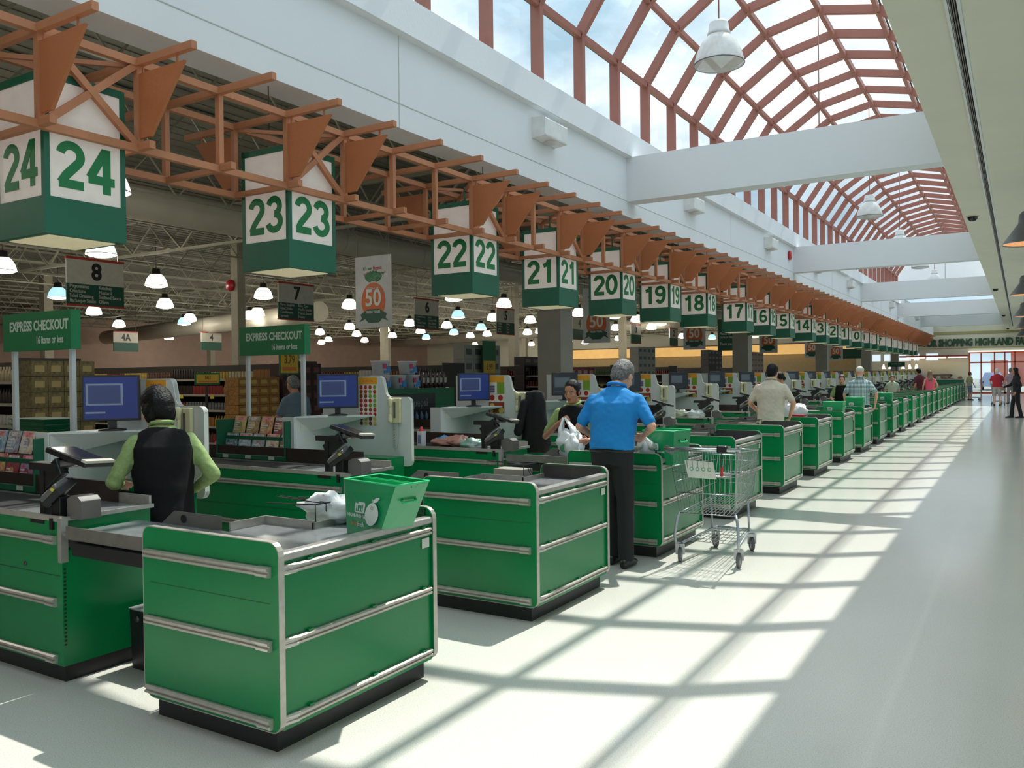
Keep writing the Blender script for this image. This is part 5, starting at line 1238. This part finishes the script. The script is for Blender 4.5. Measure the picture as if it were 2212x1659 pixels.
# posters of the anniversary
pw = mat('poster_sheet', (186, 192, 192), .45, coat=.2); pr_m = mat('poster_orange_disc', (206, 82, 40), .5, rgb2=(214, 120, 40), scale=3); pg = mat('poster_ribbon_green', (20, 84, 62), .5); plf = mat('poster_leaf', (40, 110, 72), .6, rgb2=(90, 150, 110), scale=18)
for i, (x0, x1, y, zt, zb) in enumerate(((-9.33, -8.57, 10.4, 3.56, 2.40), (-8.46, -7.80, 17.0, 3.55, 2.31), (-8.62, -7.94, 24, 3.5, 2.31), (-8.49, -7.81, 32, 3.5, 2.35), (-8.54, -7.89, 40, 3.5, 2.25), (-8.6, -7.9, 46, 3.5, 2.2))):
    t = thing('anniversary_poster', '%s hanging white poster with an orange fruit disc reading 50' % nth(i), 'poster', ((x0 + x1) / 2, y, zb), 'white 50 posters hanging behind the tills')
    part('sheet', MB().box(x0, x1, y - .004, y + .004, zb, zt), pw, t)
    cx = (x0 + x1) / 2; w = x1 - x0; zc = zb + .40
    part('disc', MB().prism([(cx + .25 * math.cos(a), zc + .03 + .30 * math.sin(a)) for a in [2 * PI * q / 28 for q in range(28)]], 'Y', y - .008, y - .004), pr_m, t)
    lf = MB()
    for q in range(7):
        a = R(35 + q * 18); c_ = (cx + .13 * math.cos(a), y - .010, zc + .34 + .10 * math.sin(a)); lf.ell(c_, (.045, .004, .085), (0, R(90) - a, 0), 8, 6)
    part('leaves', lf, plf, t)
    part('ribbon', MB().prism([(cx - .30, zc - .30), (cx - .24, zc - .24), (cx - .27, zc - .18), (cx - .12, zc - .10), (cx + .12, zc - .10), (cx + .27, zc - .18), (cx + .24, zc - .24), (cx + .30, zc - .30), (cx + .18, zc - .25), (cx + .10, zc - .32), (cx - .10, zc - .32), (cx - .18, zc - .25)], 'Y', y - .014, y - .010), pg, t)
    text('numeral', '50', .38, (cx, y - .013, zc + .07), '-Y', twhite, t, .001, .9, .02)
    if i < 3:
        text('lettering', 'FRESH YEARS', .06, (cx, y - .0165, zc - .15), '-Y', twhite, t, .001, .85, .01)
        text('lettering', 'CELEBRATING', .045, (cx, y - .013, zc + .235), '-Y', twhite, t, .001, .9, .01)
        text('lettering', "It's our", .078, (cx - .02, y - .006, zt - .20), '-Y', pg, t, .001, .85, .008, 'RIGHT')
        text('lettering', 'biggest', .078, (cx + .0, y - .006, zt - .20), '-Y', lipm if False else mat('poster_red_ink', (188, 50, 44), .5), t, .001, .85, .014, 'LEFT')
        text('lettering', 'celebration', .078, (cx + .10, y - .006, zt - .29), '-Y', mat('poster_red_ink', (188, 50, 44)), t, .001, .85, .014, 'RIGHT')
        text('lettering', 'ever!', .078, (cx + .12, y - .006, zt - .29), '-Y', pg, t, .001, .85, .014, 'LEFT')
    part('wire', MB().tube([(x0 + .05, y, zt), (x0 + .05, y, SC)], .003, 4).tube([(x1 - .05, y, zt), (x1 - .05, y, SC)], .003, 4), darkmetal, t)
t = thing('request_sign', 'dark green hanging sign asking shoppers to use carts or baskets', 'sign', (-8.9, 30, 2.42))
part('board', MB().box(-9.46, -8.30, 29.98, 30.02, 2.42, 3.56), sgg, t)
text('lettering', 'Please use shopping\ncarts or baskets.\n\nThank you', .13, (-9.38, 29.975, 2.85), '-Y', signw, t, .001, .8, .01, 'LEFT')
part('wire', MB().tube([(-9.3, 30, 3.56), (-9.3, 30, SC)], .004, 4).tube([(-8.4, 30, 3.56), (-8.4, 30, SC)], .004, 4), darkmetal, t)
t = thing('request_sign', 'far green hanging sign under the last number boxes', 'sign', (-8.0, 50, 2.2)); part('board', MB().box(-8.9, -7.2, 49.98, 50.02, 2.35, 2.9), sgg, t); part('wire', MB().tube([(-8.8, 50, 2.9), (-8.8, 50, SC)], .006, 4).tube([(-7.3, 50, 2.9), (-7.3, 50, SC)], .006, 4), darkmetal, t)
t = thing('direction_sign', 'small dark green board on the far pillar beyond the last counters', 'sign', (-5.8, 50, 1.8)); part('board', MB().box(-6.25, -5.4, 49.98, 50.02, 1.84, 2.09), sgg, t); part('stand', MB().box(-5.86, -5.80, 50.02, 50.06, 0, 2.09), darkmetal, t)
text('lettering', 'CUSTOMER SERVICE', .07, (-5.83, 49.975, 2.0), '-Y', signw, t, .001, .8, .01)

# ================================================================ shelving and stock
shm_ = mat('shelf_dark', (58, 54, 46), .6); shs = mat('shelf_edge', (150, 146, 132), .5); tagy = mat('tag_yellow', (196, 178, 40), .5)
GY = [7.4, 12.7, 18.3, 23.5, 28.8, 34.8, 40.2, 45.6]
def gondola(y, i):
    t = thing('shelf_unit', '%s long double-sided grocery shelf of the shop' % nth(i), 'shelving', (-24, y, 0), 'long grocery shelves of the shop')
    part('back_panel', MB().box(-36, -13, y - .02, y + .02, 0, 1.9), shm_, t)
    part('base', MB().box(-36, -13, y - .48, y + .48, 0, .16), shm_, t)
    for z in (.16, .52, .88, 1.22, 1.56): part('shelf', MB().box(-36, -13, y - .45, y + .45, z, z + .025), shm_, t); 
    ed = MB()
    for z in (.16, .52, .88, 1.22, 1.56): ed.box(-36, -13, y - .465, y - .45, z - .01, z + .035)
    part('shelf_edge', ed, shs, t)
    part('end_panel', MB().box(-13.0, -12.97, y - .5, y + .5, 0, 1.95), shm_, t)
    tg_ = MB(); r = random.Random(i)
    for q in range(26): x = -13.3 - r.random() * 16; z = r.choice((.52, .88, 1.22, 1.56)); tg_.box(x, x + .12, y - .475, y - .466, z - .06, z + .02)
    part('price_tags', tg_, tagy, t)
for i, y in enumerate(GY): gondola(y, i)
bot = MB().lathe((0, 0, 0), [(.001, 0), (.036, 0), (.038, .01), (.038, .13), (.030, .165), (.014, .20), (.014, .235), (.001, .236)], 8)
jar = MB().lathe((0, 0, 0), [(.001, 0), (.042, 0), (.044, .01), (.044, .12), (.036, .135), (.038, .14), (.038, .165), (.001, .166)], 8)
box_ = MB().box(-.05, .05, -.04, .04, 0, .20)
cols = [('dark', (44, 30, 26)), ('red', (128, 38, 32)), ('cream', (186, 172, 136)), ('amber', (150, 102, 44)), ('green', (60, 92, 52)), ('white', (190, 190, 180)), ('brown', (92, 56, 38)), ('yellow', (184, 156, 60)), ('grey', (104, 104, 104))]
cm = {n: mat('pack_' + n, c, .45, 0, .15, 40) for n, c in cols}
meshes = {(s, n): m_.mesh(s, cm[n]) for s, m_ in (('bottle', bot), ('jar', jar), ('carton', box_)) for n, _ in cols}
rs = random.Random(11)
def stock(y, x0, x1, lv, count, where):
    """individual packs on the near side of a shelf, then one stuff mesh for the rest of the run"""
    made = {'bottle': 0, 'jar': 0, 'carton': 0}; rest = MB(); nm = None
    x = x0
    runs = []
    for z in lv:
        x = x0
        while x > x1:
            k = rs.choice(('bottle', 'jar', 'carton', 'jar')); c = rs.choice(cols)[0]; n = rs.randint(5, 12); p = {'bottle': .088, 'jar': .098, 'carton': .112}[k]
            for q in range(n):
                if x <= x1: break
                runs.append((x0 - x, k, c, x, z)); x -= p
    runs.sort(key=lambda r: r[0])
    for _, k, c, x, z in runs:
        if made[k] < count:
            made[k] += 1
            nm = {'carton': 'packet'}.get(k, k); o = bpy.data.objects.new(nm, meshes[(k, c)]); COL.objects.link(o); o.location = (x, y - .36, z)
            tag(o, '%s %s standing in a row of its kind on %s' % (c, nm, where), nm, '%s %ss on %s' % (c, nm, where))
        else:
            src = {'bottle': bot, 'jar': jar, 'carton': box_}[k]; s2 = MB(); s2.v = [(v[0] + x, v[1] + y - .36, v[2] + z) for v in src.v]; s2.f = src.f; s2.mi = [[n for n, _ in cols].index(c)] * len(src.f); s2.sm = src.sm
            rest.merge(s2)
    if rest.v:
        o = part('groceries', rest, [cm[n] for n, _ in cols], kind='stuff'); tag(o, 'small packs and jars filling the far run of %s' % where, 'groceries')
stock(12.7, -13.1, -30, (.906, 1.246, 1.586), 150, 'the second long shelf')
stock(12.7, -13.1, -30, (.185, .546), 0, 'the lower part of the second long shelf')
stock(7.4, -13.1, -17, (.906, 1.246, 1.586), 24, 'the first long shelf')
stock(18.3, -13.1, -24, (1.246, 1.586), 24, 'the third long shelf')
stock(23.5, -13.1, -22, (1.246, 1.586), 16, 'the fourth long shelf')
stock(28.8, -13.1, -22, (1.586,), 8, 'the fifth long shelf')
stock(34.8, -13.1, -20, (1.586,), 6, 'the sixth long shelf')
# end displays facing the tills
def display(name, label, x, y, w, h, unit, nx, nz, cs, z0=.15, top=None, cat='display'):
    t = thing(name, label, cat, (x, y, 0))
    part('rack', MB().box(x - .35, x, y - w / 2, y + w / 2, 0, z0).box(x - .35, x - .33, y - w / 2, y + w / 2, z0, z0 + h), shm_, t)
    return t
def cases(x, y, w, z0, z1, nx, nz, c, lab, grp, lid=None):
    dz = (z1 - z0) / nz; dy = w / nx
    for a in range(nz):
        for b in range(nx):
            o = MB().box(x - .38, x, y + b * dy + .004, y + (b + 1) * dy - .004, z0 + a * dz + .003, z0 + (a + 1) * dz - .003)
            o.box(x, x + .003, y + b * dy + dy * .2, y + (b + 1) * dy - dy * .2, z0 + a * dz + dz * .3, z0 + (a + 1) * dz - dz * .3, 1)
            single('carton', o, c, lab, 'carton', grp)
cases(-12.9, 11.0, 1.05, 0, 1.62, 4, 9, [mat('case_amber', (132, 74, 36), .6, rgb2=(170, 130, 60), scale=30), mat('case_lid', (190, 160, 90), .5)], 'brown and amber case of jars in the stack below the 3.79 sign', 'amber cases below the 3.79 sign')
cases(-12.9, 12.15, 1.1, 0, 1.9, 4, 7, [mat('case_dark', (56, 30, 30), .6), mat('case_dark_label', (110, 60, 56), .5)], 'dark maroon carton stacked right of the amber cases, behind the man in the shop', 'maroon cartons in the shop')
cases(-13.4, 19.4, 1.9, 0, 2.5, 4, 6, [mat('case_white', (166, 166, 156), .7), mat('case_print', (96, 100, 100), .6)], 'white printed carton in the tall stack left of the 5.99 sign', 'white cartons left of the 5.99 sign')
cases(-13, 31.0, 1.8, 0, 2.7, 4, 9, [mat('case_white', (166, 166, 156)), mat('case_print', (96, 100, 100))], 'white case in the tall stack beneath the sign reading 2', 'white cases beneath the sign reading 2')
cases(-13, 39.7, 2.2, 0, 2.75, 4, 11, [mat('case_slate', (64, 64, 66), .6), mat('case_slate_print', (120, 120, 120), .6)], 'dark slate case in the tall stack below number box 17', 'slate cases below number box 17')
cases(-13, 46.5, 3.4, 0, 2.8, 5, 9, [mat('case_redwhite', (176, 166, 158), .6), mat('case_red', (164, 44, 42), .5)], 'white case with red mark in the tall stack before the bakery', 'red marked cases before the bakery')
cases(-13.5, 25.6, 2.4, 0, 1.85, 5, 6, [mat('can_red', (150, 46, 50), .4), mat('can_red_lid', (200, 170, 160), .4)], 'red carton in the low wide display behind the woman cashier', 'red cartons behind the woman cashier')
cases(-13.5, 22.9, 2.0, 0, 2.2, 4, 8, [mat('wine_dark', (44, 34, 34), .35), mat('wine_label', (128, 104, 90), .5)], 'dark labelled carton in the rack left of the grey pillar', 'dark cartons left of the grey pillar')
cases(-12.6, 6.9, 1.0, 0, 1.9, 4, 8, [mat('case_olive', (112, 104, 66), .6, rgb2=(70, 62, 40), scale=20), mat('case_olive_label', (156, 140, 96), .5)], 'olive and tan carton in the stack left of the first till', 'olive cartons left of the first till')
def price(x, y, z, w, h, s, lab, hb=0):
    t = thing('price_sign', lab, 'sign', (x, y, z), 'yellow price signs')
    part('frame', MB().box(x - .02, x, y - w / 2 - .03, y + w / 2 + .03, z - .03, z + h + hb + .03), mat('price_frame', (24, 110, 66), .5), t)
    part('card', MB().box(x, x + .006, y - w / 2, y + w / 2, z, z + h), mat('price_yellow', (214, 176, 56), .5), t)
    text('price', s, h * .55, (x + .008, y, z + h * .62), '+X', mat('price_ink', (120, 84, 30), .6), t, .001, .72, .01)
    part('stand', MB().box(x - .05, x - .02, y - .02, y + .02, 0, z + .1), shm_, t)
    part('strip', MB().box(x + .006, x + .009, y - w / 2 + .04, y + w / 2 - .04, z + h * .1, z + h * .28), mat('price_strip', (206, 120, 50), .5), t)
price(-12.5, 11.95, 1.70, .46, .42, '3.79', 'yellow price sign reading 3.79 in a green frame below the second express board')
price(-13.2, 20.4, 1.55, .62, .48, '5.99', 'yellow price sign reading 5.99 under a tall green board', .55)
price(-12.9, 10.3, 1.52, .5, .16, 'SALE', 'small orange and yellow sale card left of the 3.79 sign')
COOL0 = set(bpy.data.objects)
# drinks cooler with tubs of candy on top
co_ = thing('drinks_cooler', 'green framed drinks cooler with dark glass front reading PEPSI, beside the lane 22 till', 'cooler', (-7.6, 9.3, 0))
part('cabinet', MB().box(-7.9, -7.2, 8.45, 10.25, 0, 1.42), mat('cooler_green', (20, 92, 58), .5), co_)
cd_ = part('glass_door', MB().box(-7.205, -7.19, 8.62, 9.72, .25, 1.34), mat('cooler_dark', (20, 22, 24), .15), co_)
text('brand_name', 'pepsi', .17, (-7.186, 9.35, 1.20), '+X', mat('cooler_letter', (92, 98, 104), .4), cd_, .001, 1, .012)
part('globe_mark', MB().lathe((-7.19, 8.92, 1.21), [(.001, .004), (.055, .004), (.058, 0)], 18, axis='X'), mat('globe_red', (150, 40, 50), .4), cd_)
sr = MB(); rs2 = random.Random(2)
for z in (.45, .68, .92): sr.box(-7.189, -7.186, 8.68, 9.68, z, z + .01)
part('rack', sr, mat('cooler_rail', (120, 126, 126), .4), cd_)
for z, c_ in ((.46, 'cooler_bottle_blue'), (.93, 'cooler_bottle_ice')):
    for q in range(8): part('bottle', MB().lathe((-7.185, 8.76 + q * .12, z), [(.001, 0), (.032, 0), (.034, .08), (.014, .12), (.014, .14), (.001, .141)], 8), mat(c_, (84, 110, 134) if z < .5 else (74, 100, 130), .3), cd_)
tubm = mat('tub_white', (206, 206, 212), .35); tb1 = mat('tub_blue', (50, 130, 196), .4); tb2 = mat('tub_pink', (196, 60, 106), .4)
for q, (y, z) in enumerate(((8.68, 1.42), (9.04, 1.42), (9.38, 1.42), (8.68, 1.63), (9.30, 1.63))):
    t = thing('candy_tub', 'white tub with pink and blue print, %s of those on the drinks cooler' % ['lower left', 'lower middle', 'lower right', 'upper left', 'upper right'][q], 'tub', (-7.4, y, z), 'candy tubs on the drinks cooler')
    part('pail', MB().lathe((-7.4, y, z), [(.001, 0), (.115, 0), (.138, .185), (.145, .19), (.145, .205), (.001, .207)], 20), tubm, t)
    part('print', MB().box(-7.285, -7.266, y - .01, y + .07, z + .03, z + .12).box(-7.282, -7.268, y - .06, y - .03, z + .02, z + .06), tb1, t)
    part('print', MB().box(-7.283, -7.266, y - .08, y - .02, z + .09, z + .16), tb2, t)
for q in range(6):
    y = 9.62 + q * .115
    t = thing('snack_packet', 'dark brown upright snack packet, %s from the left on the drinks cooler' % ['first', 'second', 'third', 'fourth', 'fifth', 'sixth'][q], 'snack packet', (-7.38, y, 1.42), 'dark snack packets on the drinks cooler')
    part('packet', lump(MB(), (-7.38, y, 1.42), (.045, .055, .15), q, .12, 12, 8), mat('packet_brown', (58, 36, 32), .3, coat=.5), t)
    part('lettering_patch', MB().box(-7.338, -7.330, y - .03, y + .03, 1.50, 1.58), mat('packet_print', (170, 160, 150), .4), t)
for o in set(bpy.data.objects) - COOL0:
    if not o.parent: o.location += Vector((-.6, .75, 0)); o['org'] = list(o.location)
bl = thing('feather_duster', 'pink fluffy duster hanging in the shop right of the first white partition', 'duster', (-8.5, 6.96, .66))
part('fluff', lump(MB(), (-8.5, 6.96, .72), (.07, .07, .17), 7, .2, flat=False), mat('fluff_pink', (206, 120, 152), .9), bl)
part('stick', MB().tube([(-8.5, 6.96, .86), (-8.5, 6.96, 1.06)], .008, 6), black, bl)
part('hook_stand', MB().box(-8.53, -8.50, 6.94, 6.98, 0, 1.08), darkmetal, bl)

# ================================================================ far end of the hall
fr = mat('entrance_red', (196, 86, 62), .5)
dr = tag(bpy.data.objects.new('door_1', None), 'wide glazed entrance with red frames', None, None, 'structure'); COL.objects.link(dr); dr['org'] = [0, 0, 0]
m_ = MB()
for x in (-3.05, -2.35, -1.55, -.95, -.35, .45, 1.45): m_.box(x - .045, x + .045, Y1 - .02, Y1 + .1, 0, 2.85)
m_.box(-3.05, 1.5, Y1 - .02, Y1 + .1, 2.1, 2.2).box(-3.05, 1.5, Y1 - .02, Y1 + .1, 2.78, 2.87).box(-3.05, 1.5, Y1 - .02, Y1 + .1, 0, .12)
part('frame', m_, fr, dr)
part('glass', MB().box(-3.05, 1.5, Y1 + .03, Y1 + .04, .1, 2.8), winglass, dr)
part('canopy_strip', MB().box(-3.1, 1.6, Y1 - .12, Y1 - .03, 2.87, 2.95), mat('strip_white', (236, 236, 226), .4, emit=(255, 250, 235), es=.8), dr)
part('ground_outside', MB().box(-60, 60, Y1 + .2, Y1 + 120, -.12, -.02).box(-30, 30, -60, Y0 - .2, -.12, -.02), mat('asphalt', (128, 128, 124), .9), kind='structure')
bo = single('building', MB().box(-2.6, -1.2, Y1 + 30, Y1 + 40, 0, 2.6).box(-.9, 6, Y1 + 34, Y1 + 44, 0, 4.5), mat('outside_red', (186, 96, 72), .8), 'reddish building seen through the glass doors', 'building')
cr_ = thing('car', 'pale car parked outside the glass doors', 'car', (-2.0, Y1 + 14, 0))
part('car_body', MB().prism([(-2.9, .3), (-1.1, .3), (-1.08, .8), (-1.2, .95), (-2.8, .95), (-2.92, .8)], 'Y', Y1 + 12, Y1 + 16, 0).prism([(-2.75, .95), (-1.25, .95), (-1.45, 1.42), (-2.55, 1.42)], 'Y', Y1 + 12.8, Y1 + 15.2), mat('car_paint', (150, 164, 196), .2, coat=.6), cr_)
for x in (-2.7, -1.3): part('wheel', MB().lathe((x, Y1 + 12.6, .32), [(.001, -.1), (.3, -.1), (.32, 0), (.3, .1), (.001, .1)], 16, axis='X'), blackrub, cr_)
# windows in the far wall left of the entrance, lit canopy, lettering
for i, (x0, x1) in enumerate(((-9.3, -8.75), (-8.5, -7.95), (-7.6, -6.75), (-6.55, -6.2), (-5.75, -5.0))):
    part('window_%d' % (3 + i), MB().box(x0, x1, Y1 - .03, Y1 - .01, 2.35, 2.83), mat('far_window_light', (200, 214, 220), .3, emit=(215, 232, 245), es=.75), kind='structure')
cn = thing('lit_canopy', 'long red canopy with a lit strip under the lettering on the far wall', 'canopy', (-5.2, Y1 - .5, 2.5))
part('fascia', MB().box(-7.4, -3.1, Y1 - 1.0, Y1 - .05, 2.58, 2.68), mat('canopy_red', (150, 52, 44), .5), cn)
for q in range(3): part('tube', MB().box(-6.9 + q * 1.3, -5.75 + q * 1.3, Y1 - .9, Y1 - .8, 2.50, 2.56), mat('tube_glow', (255, 246, 224), .4, emit=(255, 240, 205), es=4), cn)
bk = thing('bakery_valance', 'long tan lit valance on the far wall behind the shop', 'valance', (-22, Y1 - .4, 2.6))
part('band', MB().box(-36, -10.5, Y1 - .5, Y1 - .4, 3.0, 3.75), mat('valance_tan', (196, 156, 98), .6, rgb2=(206, 176, 120), scale=2, emit=(230, 180, 105), es=.55), bk)
part('soffit', MB().box(-36, -10.5, Y1 - .5, Y1, 3.75, 3.85), mat('valance_top', (120, 100, 70), .6), bk)
part('wall_panel', MB().box(-36, -10.5, Y1 - .1, Y1 - .02, 0, 3.0), mat('bakery_wall', (176, 158, 118), .7), bk)
fs = thing('far_wall_sign', 'dark green raised lettering HIGHLAND across the cream far wall', 'sign', (-3, Y1 - .05, 3.25))
text('lettering', 'FOR SHOPPING HIGHLAND FARMS', .69, (-5.92, Y1 - .06, 3.53), '-Y', mat('far_letters', (46, 84, 62), .5), fs, .03, .64, .05, 'LEFT')
ct = thing('service_counter', 'teal green service counter across the far end beyond the tills', 'counter', (-5.2, 60.5, 0))
part('front', MB().box(-7.6, -3.1, 60, 60.1, 0, 1.02), mat('teal_front', (30, 120, 96), .5), ct)
part('top', MB().box(-7.6, -3.05, 59.95, 60.9, 1.02, 1.08), mat('counter_top_pale', (196, 196, 186), .4), ct)
for q in range(10):
    single('bread_bag', lump(MB(), (-7.1 + q * .42, 60.4, 1.08), (.15, .12, .09), q, .2, 10, 7), mat('bread_bag_%d' % (q % 2), ((206, 202, 186), (164, 132, 96))[q % 2], .5), '%s bag on the far teal counter, number %d from the left' % (('pale', 'tan')[q % 2], q // 2 + 1), 'bag', 'bags on the far teal counter')
sh_ = thing('far_shelf', 'dark shelf of packs against the far wall behind the teal counter', 'shelving', (-5.4, 65.4, 0))
part('case', MB().box(-6.9, -4.1, 65.1, 65.9, 0, 1.35), shm_, sh_)
part('stock', MB().box(-6.8, -4.2, 65.08, 65.1, .9, 1.1).box(-6.8, -4.2, 65.08, 65.1, 1.15, 1.3), mat('far_stock', (150, 140, 130), .6, rgb2=(70, 60, 56), scale=30), sh_, kind='stuff')
for q in range(6):
    t = thing('cone_light', 'small bright cone light, number %d from the left in the row before the far wall' % (q + 1), 'lamp', (-8.35 + q * .42, 64.5, 1.85), 'small cone lights before the far wall')
    part('shade', MB().lathe((-8.35 + q * .42, 64.5, 1.78), [(.11, 0), (.045, .30), (.001, .31)], 12), mat('cone_glow', (250, 246, 230), .4, emit=(255, 244, 220), es=2.2), t)
    part('cable', MB().tube([(-8.35 + q * .42, 64.5, 2.09), (-8.35 + q * .42, 64.5, SC)], .006, 4), darkmetal, t)
